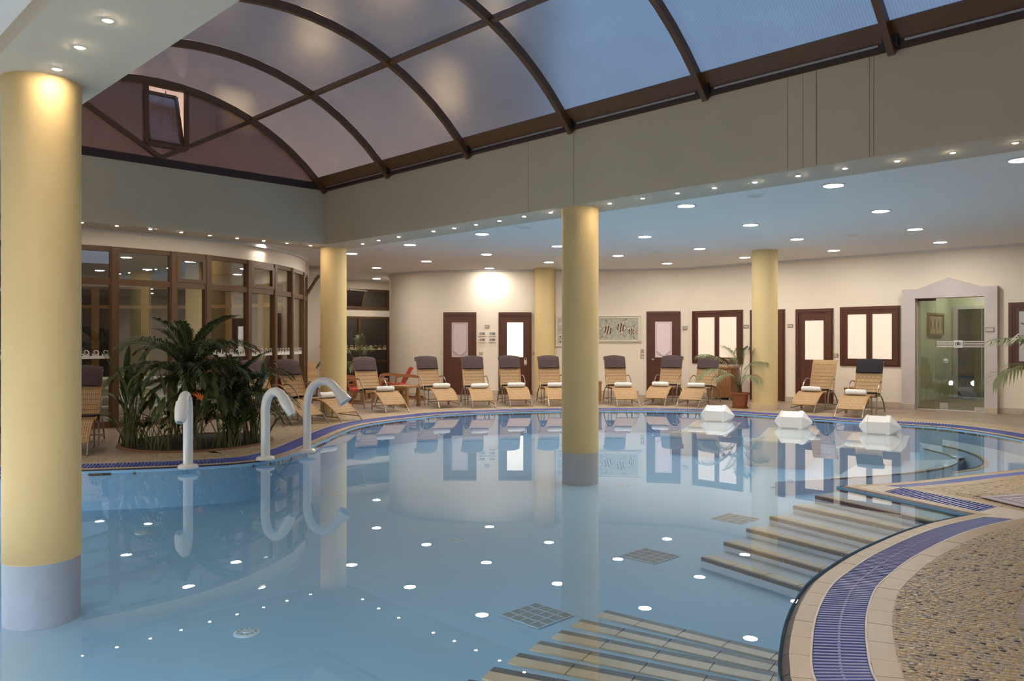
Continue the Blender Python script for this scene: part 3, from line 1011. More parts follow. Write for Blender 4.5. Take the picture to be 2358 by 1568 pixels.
# alcove between lounge and back wall
e_a = V3(-5.0, 19.15); e_b = V3(-6.35, 23.4)
vwall('wall_alcove', [e_a, e_b, (-6.5, 24.0)], 0, Z_CEIL, M['wall'], 0.2, 'narrow cream wall beside the round lounge', flip=1, smooth=False)
pier = MB(); pa = at(704, 800, 23.0); pb = at(738, 800, 23.35); pa.z = pb.z = 0
pn = Vector((-(pb - pa).y, (pb - pa).x, 0)).normalized()
pier.prism([(pa.x, pa.y), (pb.x, pb.y), (pb.x + pn.x * 0.9, pb.y + pn.y * 0.9), (pa.x + pn.x * 0.9 - 0.25, pa.y + pn.y * 0.9)], 0, Z_CEIL)
struct(pier.build('wall_pier', M['wall']), 'cream wall pier behind the corner column')
WA = (V3(-6.6, 23.55), V3(-3.0, 26.4))   # alcove window wall line
vwall('wall_alcove_back', [WA[0], WA[1]], 0, Z_CEIL, M['wall'], 0.2, 'cream wall of the back-left alcove around its windows')

# cornice and skirting -------------------------------------------------
def ribbon_trim(name, pts, z0, z1, depth, mt, label, flip=-1):
    return vwall(name, pts, z0, z1, mt, depth, label, flip)
ribbon_trim('trim_1', backc[6:], Z_CEIL - 0.045, Z_CEIL, 0.05, M['trimw'], 'pale cornice along the curved back wall')
ribbon_trim('trim_2', [bend0, wr_end], Z_CEIL - 0.045, Z_CEIL, 0.05, M['trimw'], 'pale cornice along the right-hand wall')
def skirting(name, a, b, label):
    a, b = Vector((a[0], a[1], 0)), Vector((b[0], b[1], 0))
    root = struct(link(name, None, None, a, math.atan2((b - a).y, (b - a).x)), label)
    L = (b - a).length; n = max(1, round(L / 0.42))
    tm_ = MB().bbox(0.002, L / n - 0.002, -0.014, 0, 0.001, 0.115, 0.004).mesh('skirting_tile', M['skirting'])
    for k in range(n):
        link('skirting_tile', tm_, root, (L * k / n, 0, 0))

# ceiling with the opening ---------------------------------------------
E = 0.69
oc = [C0 - U * E + V * E, C0 + U * (LEN + E) + V * E, C0 + U * (LEN + E) - V * (SPAN + E), C0 - U * E - V * (SPAN + E)]
mb = MB().flat([outer, [(p.x, p.y) for p in oc]], Z_CEIL)
mb.f = [tuple(reversed(f)) for f in mb.f]
struct(mb.build('ceiling', M['ceil']), 'white ceiling with recessed downlights')
SKY = lambda s, t, z: C0 + U * s - V * t + Vector((0, 0, z))     # s along the beam, t across the opening
def beam(name, s0, s1, t0, t1, label):
    mb = MB(); p = [SKY(s0, t0, 0), SKY(s1, t0, 0), SKY(s1, t1, 0), SKY(s0, t1, 0)]
    mb.prism([(q.x, q.y) for q in p], Z_SOF, Z_SKY)
    return struct(mb.build(name, M['beam']), label)
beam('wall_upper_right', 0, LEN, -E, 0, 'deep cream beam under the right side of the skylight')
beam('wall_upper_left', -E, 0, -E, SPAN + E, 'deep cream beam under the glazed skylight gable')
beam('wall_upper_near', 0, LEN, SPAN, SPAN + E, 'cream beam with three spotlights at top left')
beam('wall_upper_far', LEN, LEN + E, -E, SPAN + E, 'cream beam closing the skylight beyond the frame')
# faint panel joints and water stains on the right beam
jm = mat('beam_stain', (0.36, 0.28, 0.15), 0.9)
joints = struct(link('trim_3', None), 'thin vertical joints and stain lines on the right beam')
def jl(px, w_, m_):
    p = ray_line(px, C0, C0 + U)
    q = p - V * 0.001
    MB().prism([(q.x - U.x * w_, q.y - U.y * w_), (q.x + U.x * w_, q.y + U.y * w_), (q.x + U.x * w_ - V.x * 0.002, q.y + U.y * w_ - V.y * 0.002), (q.x - U.x * w_ - V.x * 0.002, q.y - U.y * w_ - V.y * 0.002)], Z_SOF + 0.01, Z_SKY - 0.01).build('joint_line', m_, joints)
for px, w_ in ((1216, 0.002), (1321, 0.002), (1814, 0.002), (1849, 0.0016), (1880, 0.005), (2002, 0.002), (2012, 0.003)):
    jl(px, w_, jm)
# skylight vault ---------------------------------------------------------
RV = 3.9
HA = math.asin(SPAN / 2 / RV)
def arc_pt(a, r_=RV):
    """(t, z) on the arch for angle a from the crown, positive towards the right beam"""
    return SPAN / 2 - r_ * math.sin(a), Z_SKY + r_ * math.cos(a) - RV * math.cos(HA)
def sky_arc(s, a, r_=RV):
    t, z = arc_pt(a, r_); return SKY(s, t, z)
vault = struct(link('ceiling_vault', None), 'barrel-vaulted polycarbonate skylight with brown ribs')
AP = math.asin(1.512 / RV)
AE = HA - 0.075
NB, BAY = 8, 1.985
def rad_up(s, a): return (-V * (-math.sin(a)) + Vector((0, 0, math.cos(a))))
for k in range(NB + 1):
    s = k * BAY + (0.03 if k == 0 else 0)
    N = 22
    an = [-HA + 2 * HA * i / N for i in range(N + 1)]
    path = [sky_arc(s, a, RV - 0.06) for a in an]
    ups = [V * math.sin(a) + Vector((0, 0, math.cos(a))) for a in an]
    MB().sweep(path, 0.065, 0.10, ups=ups).build('rib', M['brown'], vault)
for a in (AP, -AP):
    MB().sweep([sky_arc(0, a, RV - 0.055), sky_arc(NB * BAY, a, RV - 0.055)], 0.055, 0.075, up=V * math.sin(a) + Vector((0, 0, math.cos(a)))).build('purlin', M['brown'], vault)
def vault_sheet(mb, s0, s1, a0, a1, n=7, r_=RV, th=0.014):
    for i in range(n):
        b0 = a0 + (a1 - a0) * i / n; b1 = a0 + (a1 - a0) * (i + 1) / n
        mb.hexa([sky_arc(s0, b0, r_), sky_arc(s1, b0, r_), sky_arc(s1, b1, r_), sky_arc(s0, b1, r_), sky_arc(s0, b0, r_ + th), sky_arc(s1, b0, r_ + th), sky_arc(s1, b1, r_ + th), sky_arc(s0, b1, r_ + th)])
FLIPV = True
def vault_pane(k, a0, a1):
    """one sheet of the vault as an open curved surface"""
    mb = MB(); n = 8
    vs = []; fs = []
    for i in range(n + 1):
        a = a0 + (a1 - a0) * i / n
        vs += [sky_arc(k * BAY + 0.02, a), sky_arc((k + 1) * BAY - 0.02, a)]
    for i in range(n): fs.append((2 * i + 2, 2 * i + 3, 2 * i + 1, 2 * i) if FLIPV else (2 * i, 2 * i + 1, 2 * i + 3, 2 * i + 2))
    mb.add(vs, fs)
    mb.build('roof_pane', M['poly'], vault, True)
for k in range(NB):
    vault_pane(k, AP + 0.004, AE)
    vault_pane(k, -AP + 0.004, AP - 0.004)
    vault_pane(k, -AE, -AP - 0.004)
    for sg in (1, -1):
        mb = MB(); vault_sheet(mb, k * BAY + 0.02, (k + 1) * BAY - 0.02, sg * AE, sg * HA, 2, RV - 0.012, 0.02)
        mb.build('eave_board', M['brown'], vault)
for t in (0.035, SPAN - 0.035):
    MB().sweep([SKY(0, t, Z_SKY + 0.03), SKY(LEN, t, Z_SKY + 0.03)], 0.09, 0.07).build('eave_rail', M['darkrail'], vault)
for k in range(NB):
    MB().sweep([SKY(k * BAY + 0.12, 0.085, Z_SKY + 0.045), SKY((k + 1) * BAY - 0.12, 0.085, Z_SKY + 0.045)], 0.012, 0.022).build('track', M['alu'], vault)
    mb = MB(); c = SKY(k * BAY, 0.095, Z_SKY + 0.05)
    mb.M = Matrix.Translation(c) @ Matrix.Rotation(ROT_SKY, 4, 'Z')
    mb.box(-0.07, 0.07, -0.03, 0.03, -0.05, 0.06); mb.tube([(-0.02, -0.05, 0.02), (-0.02, 0.0, 0.02)], 0.016)
    if k: mb.build('roller_bracket', M['black'], vault)
# linear cove lamps along the near eave, lighting the vault
for k in range(7):
    t = thing('cove_lamp', 'linear tube lamp on the near skylight eave, %s from the gable' % ORD[k + 1], 'tube lamp', SKY(0.5 + 2.1 * k, SPAN - 0.13, Z_SKY + 0.08), ROT_SKY, 'tube lamps along the near eave')
    MB().box(0, 1.5, -0.04, 0.0, -0.01, 0.05).build('batten', M['alu'], t)
    MB().tube([(0.03, 0.045, 0.02), (1.47, 0.045, 0.02)], 0.019, 10).build('tube', M['cove'], t, True)
    for x in (0.03, 1.47): MB().box(x - 0.012, x + 0.012, 0.0, 0.06, -0.005, 0.045).build('lamp_holder', M['white'], t)
# gable ------------------------------------------------------------------
gab = struct(link('window_gable', None), 'glazed half-round gable with vent window at the skylight end')
def G(t, z, o=0.0): return SKY(o, t, z)
gz = Z_SKY + 0.12
mb = MB(); mb.sweep([G(0, Z_SKY + 0.06), G(SPAN, Z_SKY + 0.06)], 0.08, 0.12); mb.build('sill_board', M['darkrail'], gab)
tc_, zc_ = SPAN / 2, Z_SKY + 0.13
nodes = [arc_pt(AP, RV - 0.08), arc_pt(-AP, RV - 0.08)]
for n_ in nodes:
    MB().sweep([G(tc_, zc_, 0.01), G(n_[0], n_[1], 0.01)], 0.06, 0.07).build('brace', M['brown'], gab)
vt0, vt1, vz0, vz1 = 2.56, 3.18, 4.47, 5.40
def gable_poly(t0, t1):
    N = 10
    top = []
    for i in range(N + 1):
        t = t0 + (t1 - t0) * i / N
        a = math.asin(max(-1, min(1, (SPAN / 2 - t) / RV)))
        top.append((t, arc_pt(a, RV - 0.03)[1]))
    return top
def gable_pane(poly):
    tris = tessellate_polygon([[Vector((p[0], p[1], 0)) for p in poly]])
    mb = MB().add([G(p[0], p[1], -0.02) for p in poly], [tuple(t) for t in tris]); mb.build('gable_pane', M['polyg'], gab)
gable_pane([(0.06, gz)] + gable_poly(0.06, vt0)[0:] + [(vt0, gz)])
gable_pane([(vt1, gz)] + gable_poly(vt1, SPAN - 0.06) + [(SPAN - 0.06, gz)])
gable_pane([(vt0, gz), (vt0, vz0), (vt1, vz0), (vt1, gz)])
gable_pane([(vt0, vz1)] + gable_poly(vt0, vt1) + [(vt1, vz1)])
mb = MB()
for a, b in (((vt0, vz0), (vt1, vz0)), ((vt0, vz1), (vt1, vz1))):
    mb.sweep([G(a[0], a[1]), G(b[0], b[1])], 0.07, 0.06)
for t in (vt0, vt1):
    mb.sweep([G(t, vz0), G(t, vz1)], 0.06, 0.07, up=U)
mb.build('vent_frame', M['brown'], gab)
mb = MB(); lean = 0.30
q = lambda t, z: G(t, z, -0.02 - lean * (z - vz0 - 0.05) / (vz1 - vz0))
i0, i1_, j0, j1 = vt0 + 0.05, vt1 - 0.05, vz0 + 0.05, vz1 - 0.05
mb.sweep([q(i0, j0), q(i1_, j0)], 0.05, 0.045); mb.sweep([q(i0, j1), q(i1_, j1)], 0.05, 0.045)
mb.sweep([q(i0, j0), q(i0, j1)], 0.045, 0.05, up=U); mb.sweep([q(i1_, j0), q(i1_, j1)], 0.045, 0.05, up=U)
sash = mb.build('vent_sash', M['brown'], gab)
MB().add([q(i0, j0), q(i1_, j0), q(i1_, j1), q(i0, j1)], [(0, 1, 2, 3)]).build('vent_pane', M['polyg'], sash)
MB().tube([G(2.87, vz1 - 0.05, -0.03), G(2.80, vz1 - 0.1, -0.25)], 0.008, 6).build('vent_stay', M['alu'], gab)
# neighbouring roof mass that darkens the gable from outside
mb = MB(); p = [SKY(-3.2, -10, 0), SKY(-3.0, -10, 0), SKY(-3.0, SPAN + 4, 0), SKY(-3.2, SPAN + 4, 0)]
mb.prism([(x.x, x.y) for x in p], Z_CEIL + 0.3, 13.0)
struct(mb.build('wall_outside', mat('outside_render', (0.46, 0.33, 0.26), 0.9)), 'dark building wall outside the gable')

for k, (t_, z_, w_, h_) in enumerate(((0.3, 5.6, 0.9, 1.3), (2.9, 6.4, 1.1, 1.5), (5.4, 5.8, 0.9, 1.3), (1.2, 8.8, 1.2, 1.5), (4.3, 9.2, 1.1, 1.5), (-1.6, 8.2, 1.0, 1.5), (-3.6, 10.2, 1.2, 1.5), (-5.6, 7.6, 1.1, 1.5), (-7.2, 10.4, 1.1, 1.5))):  # glowing windows added to give warm blotches in the vault panes
    p = SKY(-2.99, t_, z_)
    t = struct(link('window_%d' % (10 + k), None, None, p, ROT_SKY), 'added glowing window on the wall outside the skylight, %s of nine' % ORD[k + 1])
    MB().box(0, 0.04, -w_ / 2, w_ / 2, 0, h_).build('frame', M['brown'], t)
    MB().box(0.04, 0.05, -w_ / 2 + 0.06, w_ / 2 - 0.06, 0.06, h_ - 0.06).build('pane', M['hotel'], t)
for k, t_ in enumerate((-7.0, -4.2, -1.5, 1.0, 3.5, 6.0)):  # unseen floodlights, added to brighten the outside wall behind the panes
    p = SKY(-1.5, t_, Z_CEIL + 0.001)
    t = thing('added_floodlight', 'added unseen floodlight on the roof outside the gable, %s from the right' % ORD[k + 1], 'floodlight', p, ROT_SKY, 'added floodlights outside the gable')
    mb = MB(); mb.M = Matrix.Translation((0, 0, 0.28)) @ Matrix.Rotation(R(-50), 4, 'Y')
    mb.box(-0.10, 0.10, -0.2, 0.2, -0.14, -0.01); mb.build('housing', M['black'], t)
    mb = MB(); mb.M = Matrix.Translation((0, 0, 0.28)) @ Matrix.Rotation(R(-50), 4, 'Y')
    mb.box(-0.09, 0.09, -0.19, 0.19, -0.01, 0.0); mb.build('lens', M['facade'], t)
    MB().tube([(0, 0, 0.0), (0, 0, 0.2)], 0.03, 8).build('stand', M['black'], t)
# columns ------------------------------------------------------------------
def column(label, x, y, r_=0.24, z1=Z_SOF, mode='deck', z0=0.0, base=-0.02):
    t = thing('column', label, 'column', (x, y, base if mode == 'deck' else ZFLOOR))
    o = t.location.z
    if mode == 'pool':
        MB().lathe([(r_, ZW - 0.004 - o), (r_ + 0.001, ZW + 0.03 - o), (r_, ZW + 0.06 - o), (r_, z1 - 0.12 - o), (r_ + 0.004, z1 - 0.10 - o), (r_ + 0.004, z1 - o)], 48).build('shaft', M['yellow'], t, True)
        MB().lathe([(r_ - 0.003, 0.001), (r_ - 0.003, ZW - 0.004 - o)], 48).build('submerged_base', mat('pool_column_paint', (0.23, 0.32, 0.47), 0.6), t, True)
    else:
        MB().lathe([(r_, 0.10 - o), (r_, z1 - o)], 48).build('shaft', M['yellow'], t, True)
        n = 8
        for k in range(n):
            a0, a1 = 2 * PI * k / n + 0.004, 2 * PI * (k + 1) / n - 0.004
            mb = MB(); m_ = 4
            for i in range(m_):
                b0 = a0 + (a1 - a0) * i / m_; b1 = a0 + (a1 - a0) * (i + 1) / m_
                ri, ro = r_ - 0.02, r_ + 0.04
                def rp(rr, b, z): return (rr * math.cos(b), rr * math.sin(b), z - o)
                mb.hexa([rp(ri, b0, 0.0), rp(ro, b0, 0.0), rp(ro, b1, 0.0), rp(ri, b1, 0.0), rp(ri, b0, 0.125), rp(ro, b0, 0.125), rp(ro, b1, 0.125), rp(ri, b1, 0.125)])
            mb.build('plinth_stone', M['stone'], t)
    return t
yl = 5.42
column('thick yellow column standing in the water at the left edge', (97 - CX) / F * yl, yl, 0.236, mode='pool')
column('yellow column standing in the water in the middle of the pool', (1336 - CX) / F * 10.6, 10.6, 0.243, mode='pool')
column('yellow column on the deck at the far corner of the skylight', (768 - CX) / F * 15.15, 15.15, 0.245, Z_SOF, base=0)
column('yellow column on the deck beside the potted palm at right', (1761 - CX) / F * 16.5, 16.5, 0.257, Z_CEIL, base=0)
column('yellow column against the back wall beside the second door', (1254 - CX) / F * 20.65, 20.65, 0.26, Z_CEIL, base=0)
column('pale yellow column seen through the lounge glazing', (452 - CX) / F * 19.2, 19.2, 0.24, Z_CEIL, base=0)

# downlights -----------------------------------------------------------------
ring_me = MB().lathe([(0.112, -0.001), (0.112, -0.012), (0.138, -0.010), (0.140, -0.002), (0.140, -0.001)], 28).mesh('trim_ring', M['trimw'], True)
disc_me = MB().lathe([(0.112, -0.004), (0.108, -0.0135), (0.06, -0.016)], 28).mesh('lamp_disc', M['lamp'])
disc_r = MB().lathe([(0.112, -0.004), (0.108, -0.0135), (0.06, -0.016)], 28).mesh('lamp_disc', M['lamproom'])
def downlight(x, y, label, group, me=None):
    t = thing('downlight', label, 'ceiling light', (x, y, Z_CEIL), 0, group)
    link('trim_ring', ring_me, t); link('lamp_disc', me or disc_me, t)
dl = [(597, 563), (810, 583), (867, 616), (867, 641), (944, 563), (982, 601), (1110, 538), (1120, 585), (1127, 617), (1264, 603), (1284, 566), (1423, 588), (1485, 544), (1536, 606),
      (1580, 473), (1611, 572), (1715, 592), (1728, 517), (1835, 550), (1919, 426), (1920, 576), (2028, 485), (2107, 527), (2165, 557), (2352, 367)]
dlab = ['round downlight above the curved glass lounge wall', 'round downlight just right of the corner column', 'nearer of two round downlights over the back-left alcove', 'farther of two round downlights over the back-left alcove',
        'large round downlight between corner and middle columns, left one', 'small round downlight above the left end of the curved wall', 'large round downlight left of the middle column, nearest the beam',
        'round downlight left of the middle column, in the second row', 'round downlight washing the back wall above the control panels', 'round downlight directly above the back-wall column', 'round downlight touching the left side of the middle column',
        'round downlight right of the middle column, above the fish picture', 'round downlight halfway between middle and right columns', 'round downlight washing the wall above the third door', 'second largest round downlight near the right beam',
        'round downlight between middle and right columns, above the double window', 'round downlight directly left of the right column top', 'round downlight in front of the right column', 'round downlight just right of the right column',
        'largest round downlight near the right beam', 'round downlight above the door behind the bare rattan lounger', 'large round downlight above the glass entrance side, nearest row', 'round downlight to the right over the glass entrance, middle row',
        'round downlight closest to the glass entrance pediment', 'round downlight cut by the right edge of the picture']
for (px, py), lb in zip(dl, dlab):
    p = P(px, py, Z_CEIL)
    downlight(p.x, p.y, lb, 'downlights in the hall ceiling')
hid = [(9.5, 7.6), (10.6, 9.2), (12.2, 6.6), (-3.2, 2.6), (-1.2, 0.6), (0.6, -1.2), (2.4, -2.8), (-4.6, 0.8), (-2.4, -1.6), (-6.3, 4.6), (-7.6, 6.6), (4.6, -4.4), (9.6, 1.6), (7.6, -1.2), (11.4, 3.6)]
for k, (x, y) in enumerate(hid):
    downlight(x, y, 'round downlight outside the picture, %s behind or beside the viewer' % ORD[k + 1], 'downlights outside the picture')
rl_ = [(-6.28, 15.5), (-5.95, 17.2), (-6.05, 19.0), (-9.5, 20.8), (-10.9, 21.1), (-6.9, 20.6), (-8.3, 15.0), (-8.6, 17.8)]
rlab = ['downlight inside the lounge nearest its glass wall', 'downlight inside the lounge behind the right-hand panes', 'downlight inside the lounge towards the alcove', 'lounge downlight seen through the wide upper pane', 'lounge downlight seen through the leftmost upper pane',
        'lounge downlight near the lounge column', 'downlight inside the lounge above its entrance', 'downlight at the centre of the lounge ceiling']
for (x, y), lb in zip(rl_, rlab): downlight(x, y, lb, 'downlights in the round lounge', disc_r)
# little soffit spotlights
sring = MB().lathe([(0.022, -0.001), (0.022, -0.006), (0.032, -0.005), (0.033, -0.001)], 16).mesh('trim_ring', M['trimw'], True)
sdisc = MB().lathe([(0.022, -0.002), (0.019, -0.008), (0.008, -0.009)], 16).mesh('lamp_disc', M['spot'])
def spot(x, y, label, group):
    t = thing('spotlight', label, 'spotlight', (x, y, Z_SOF), 0, group)
    link('trim_ring', sring, t); link('lamp_disc', sdisc, t)
sr = [(835, 561), (872, 553), (918, 545), (998, 532), (1046, 525), (1096, 517), (1150, 508), (1207, 498), (1268, 489), (1404, 468), (1480, 456), (1560, 444), (1645, 432), (1738, 419), (1838, 404), (1946, 387), (2066, 370), (2194, 351), (2338, 328)]
for k, (px, py) in enumerate(sr):
    p = P(px, py, Z_SOF); spot(p.x, p.y, 'tiny warm spotlight in the right soffit, %s from the corner column' % ORD[k + 1], 'spotlights in the right soffit')
sl = [(188, 512), (269, 519.5), (346, 527), (417, 534.5), (483, 541.5), (546, 548), (607, 554), (661, 559.5), (715, 565)]
for k, (px, py) in enumerate(sl):
    p = P(px, py, Z_SOF); spot(p.x, p.y, 'tiny warm spotlight in the left soffit, %s from the left' % ORD[k + 1], 'spotlights in the left soffit')
for (px, py), lb in zip([(248, 46), (184, 108), (131, 158)], ['topmost', 'middle', 'lowest']):
    p = P(px, py, Z_SOF); spot(p.x, p.y, 'warm spotlight in the near soffit above the left column, %s of three' % lb, 'spotlights in the near soffit')
ns_ = 0
for k in range(30):
    p = SKY(0.4 + 0.53 * k, SPAN + E / 2, Z_SOF)
    if not inframe((p.x, p.y, p.z), 20):
        ns_ += 1
        spot(p.x, p.y, 'tiny warm spotlight of the near soffit, %s one outside the picture' % ORD[ns_], 'spotlights outside the picture')
# round ceiling speakers
for k, ((px, py), lb) in enumerate(zip([(1738, 450), (1208, 523), (873, 573), (1518, 578), (1965, 540)], ['near the right beam', 'left of the middle column', 'right of the corner column', 'midway above the third door', 'right of the right column'])):
    p = P(px, py, Z_CEIL)
    t = thing('ceiling_speaker', 'flat round speaker grille in the ceiling ' + lb, 'speaker', (p.x, p.y, Z_CEIL), 0, 'ceiling speakers')
    MB().lathe([(0.125, -0.0005), (0.125, -0.010), (0.11, -0.013)], 28).build('rim', M['ceil'], t, True)
    MB().lathe([(0.10, -0.013), (0.095, -0.016), (0.02, -0.018)], 28).build('grille', M['trimw'], t, True)

# round lounge glazing ---------------------------------------------------------
def ang_px(px):
    k = (px - CX) / F
    a = k * k + 1; b = -2 * (k * RC.x + RC.y); c = RC.x ** 2 + RC.y ** 2 - RR ** 2
    Y = (-b - math.sqrt(max(b * b - 4 * a * c, 0))) / (2 * a)
    return math.atan2(Y - RC.y, k * Y - RC.x)
def rp(a, r_=RR, z=0.0): return Vector((RC.x + r_ * math.cos(a), RC.y + r_ * math.sin(a), z))
mul = [R(-78), ang_px(150), ang_px(262), ang_px(397), ang_px(476), ang_px(570), ang_px(630), ang_px(669), R(6), R(14), R(20.4)]
ZT, ZTR = 2.94, 2.38
lounge = struct(link('window_1', None), 'curved bronze-framed glass wall of the round lounge')
for a in mul:
    mb = MB(); mb.M = Matrix.Translation(rp(a)) @ Matrix.Rotation(a, 4, 'Z')
    mb.box(-0.05, 0.05, -0.065, 0.065, 0.0, ZT); mb.box(0.05, 0.062, -0.045, 0.045, 0.0, ZT)
    mb.build('mullion', M['frame'], lounge)
wavecount = 0
def curl(mb, x, s, y):
    """one curling wave, flat ribbon in x,z"""
    pts = []
    for i in range(15):
        t = i / 14
        a = R(-150) + R(430) * (1 - t)
        r_ = s * (0.14 + 0.34 * t)
        pts.append((x + 0.1 * s + r_ * math.cos(a), 0.50 * s + r_ * math.sin(a) * 0.9, 0.03 * s + 0.075 * s * t))
    for (x0, z0, w0), (x1, z1, w1) in zip(pts, pts[1:]):
        d = Vector((x1 - x0, z1 - z0)).normalized(); n_ = Vector((-d.y, d.x))
        mb.add([(x0 - n_.x * w0, y, z0 - n_.y * w0), (x0 + n_.x * w0, y, z0 + n_.y * w0), (x1 + n_.x * w1, y, z1 + n_.y * w1), (x1 - n_.x * w1, y, z1 - n_.y * w1)], [(0, 1, 2, 3)])
def frieze(parent, M_, width, z, s=0.125, m_=None):
    mb = MB(); mb.M = M_ @ Matrix.Translation((0, 0, z))
    mb.box(0, width, -0.001, 0.001, -0.045, 0.0)
    n = max(1, round(width / (s * 1.15)))
    for k in range(n):
        x = width * (k + 0.5) / n
        curl(mb, x, s * 0.95, 0)
        mb.add([(x - s * 0.55, 0, 0), (x + s * 0.55, 0, 0), (x + s * 0.42, 0, s * 0.35), (x - s * 0.1, 0, s * 0.1)], [(0, 1, 2, 3)])
    mb.build('wave_frieze', m_ or M['trimw'], parent)
for i, (a0, a1) in enumerate(zip(mul, mul[1:])):
    p0, p1 = rp(a0), rp(a1)
    L = (p1 - p0).length; rz = math.atan2((p1 - p0).y, (p1 - p0).x)
    Mx = Matrix.Translation(p0) @ Matrix.Rotation(rz, 4, 'Z')
    for z0, z1, nm in ((0.0, 0.10, 'bottom_rail'), (ZTR - 0.05, ZTR + 0.05, 'transom'), (ZT - 0.07, ZT + 0.01, 'head_rail')):
        mb = MB(); mb.M = Mx; mb.box(0.03, L - 0.03, -0.045, 0.045, z0, z1); mb.build(nm, M['frame'], lounge)
    for z0, z1, nm in ((0.10, ZTR - 0.05, 'pane'), (ZTR + 0.05, ZT - 0.07, 'upper_pane')):
        mb = MB(); mb.M = Mx; mb.box(0.06, L - 0.06, -0.006, 0.006, z0, z1); mb.build(nm, M['glass'], lounge)
    if i in (3, 5):     # framed opening sash
        mb = MB(); mb.M = Mx
        z0, z1 = ZTR + 0.05, ZT - 0.07
        mb.box(0.05, 0.12, -0.06, -0.045, z0, z1); mb.box(L - 0.12, L - 0.05, -0.06, -0.045, z0, z1); mb.box(0.12, L - 0.12, -0.06, -0.045, z0, z0 + 0.06); mb.box(0.12, L - 0.12, -0.06, -0.045, z1 - 0.06, z1)
        mb.build('sash_frame', M['frame'], lounge)
    if i not in (2,):
        frieze(lounge, Mx @ Matrix.Translation((0.07, -0.012, 0)), L - 0.14, 1.17)
arc_ = [rp(mul[0] + (mul[-1] - mul[0]) * i / 40, RR + 0.02) for i in range(41)]
vwall('wall_lounge_fascia', arc_, ZT + 0.01, Z_CEIL, M['wall'], 0.16, 'curved cream fascia above the lounge glazing')
vwall('trim_4', [rp(mul[0] + (mul[-1] - mul[0]) * i / 40, RR + 0.02) for i in range(41)], Z_CEIL - 0.06, Z_CEIL, M['trimw'], 0.06, 'white cornice on the curved lounge fascia', flip=-1)
# far side of the lounge
far = [R(24) + R(150) * i / 11 for i in range(12)]
lb_ = struct(link('window_2', None), 'dark garden-side windows of the lounge')
for a in far:
    mb = MB(); mb.M = Matrix.Translation(rp(a)) @ Matrix.Rotation(a, 4, 'Z'); mb.box(-0.07, 0.05, -0.10, 0.10, 0, ZT)
    mb.build('mullion', mat('lounge_frame', (0.30, 0.155, 0.055), 0.4), lb_)
for a0, a1 in zip(far, far[1:]):
    p0, p1 = rp(a0), rp(a1); L = (p1 - p0).length; rz = math.atan2((p1 - p0).y, (p1 - p0).x)
    Mx = Matrix.Translation(p0) @ Matrix.Rotation(rz, 4, 'Z')
    for z0, z1 in ((0, 0.12), (ZTR - 0.06, ZTR + 0.04), (ZT - 0.06, ZT)):
        mb = MB(); mb.M = Mx; mb.box(0, L, -0.05, 0.05, z0, z1); mb.build('rail', MATS['lounge_frame'], lb_)
    mb = MB(); mb.M = Mx; mb.box(0.02, L - 0.02, -0.008, 0.008, 0.1, ZT - 0.05); mb.build('pane', M['night'], lb_)
vwall('wall_lounge', [rp(R(22) + R(154) * i / 40, RR) for i in range(41)], ZT, Z_CEIL, M['wall'], 0.15, 'cream band above the lounge garden windows', flip=-1)
vwall('wall_lounge_side', [rp(R(176) + R(106) * i / 30, RR) for i in range(31)], 0, Z_CEIL, M['wall'], 0.15, 'cream side wall of the round lounge', flip=-1)
# stone steps inside the lounge
ls = thing('lounge_steps', 'pale stone steps inside the lounge behind the planter', 'steps', (-7.6, 15.2, 0), R(20))
for k in range(4):
    MB().box(-1.2, 1.6, 0.35 * k, 2.2, 0.16 * k + 0.0005, 0.16 * (k + 1) - 0.03).build('riser', mat('lounge_stone', (0.55, 0.50, 0.42), 0.5), ls)
    MB().box(-1.22, 1.62, 0.35 * k - 0.03, 2.2, 0.16 * (k + 1) - 0.03, 0.16 * (k + 1)).build('tread', mat('lounge_tread', (0.72, 0.70, 0.66), 0.4), ls)

# alcove windows -----------------------------------------------------------------
def awin(name, pxl, pxr, yt, yb, label, posts, line=WA, hopper=None, sill=None):
    a, b = ray_line(pxl, *line), ray_line(pxr, *line)
    z1 = zat(yt, b.y); z0 = zat(yb, b.y) if yb else 0.02
    L = (b - a).length
    n_ = Vector((b - a)).normalized()
    t = struct(link(name, None, None, a, math.atan2(n_.y, n_.x)), label)
    mb = MB()
    mb.box(0, L, -0.05, 0.02, z0, z0 + 0.07); mb.box(0, L, -0.05, 0.02, z1 - 0.07, z1); mb.box(0, 0.07, -0.05, 0.02, z0, z1); mb.box(L - 0.07, L, -0.05, 0.02, z0, z1)
    mb.build('frame', M['frame'], t)
    for x in posts: MB().box(x * L - 0.045, x * L + 0.045, -0.05, 0.02, z0, z1).build('post', M['frame'], t)
    xs = [0] + list(posts) + [1]
    for x0, x1 in zip(xs, xs[1:]):
        MB().box(x0 * L + 0.05, x1 * L - 0.05, -0.012, 0.0, z0 + 0.05, z1 - 0.05).build('pane', M['night'], t)
    return t, L, z0, z1
t, L, z0, z1 = awin('window_3', 738, 895, 668.5, 714, 'upper alcove window with a tilted open sash', (0.55,))
mb = MB(); hx0, hx1 = 0.12, L * 0.57
def hp(x, z): return (x, -0.06 - 0.30 * (z - z0 - 0.06) / (z1 - z0), z)
mb.sweep([hp(hx0, z0 + .06), hp(hx1, z0 + .06)], 0.05, 0.06); mb.sweep([hp(hx0, z1 - .05), hp(hx1, z1 - .05)], 0.05, 0.06)
mb.sweep([hp(hx0, z0 + .06), hp(hx0, z1 - .05)], 0.06, 0.05, up=(0, 1, 0)); mb.sweep([hp(hx1, z0 + .06), hp(hx1, z1 - .05)], 0.06, 0.05, up=(0, 1, 0))
s_ = mb.build('open_sash', M['frame'], t)
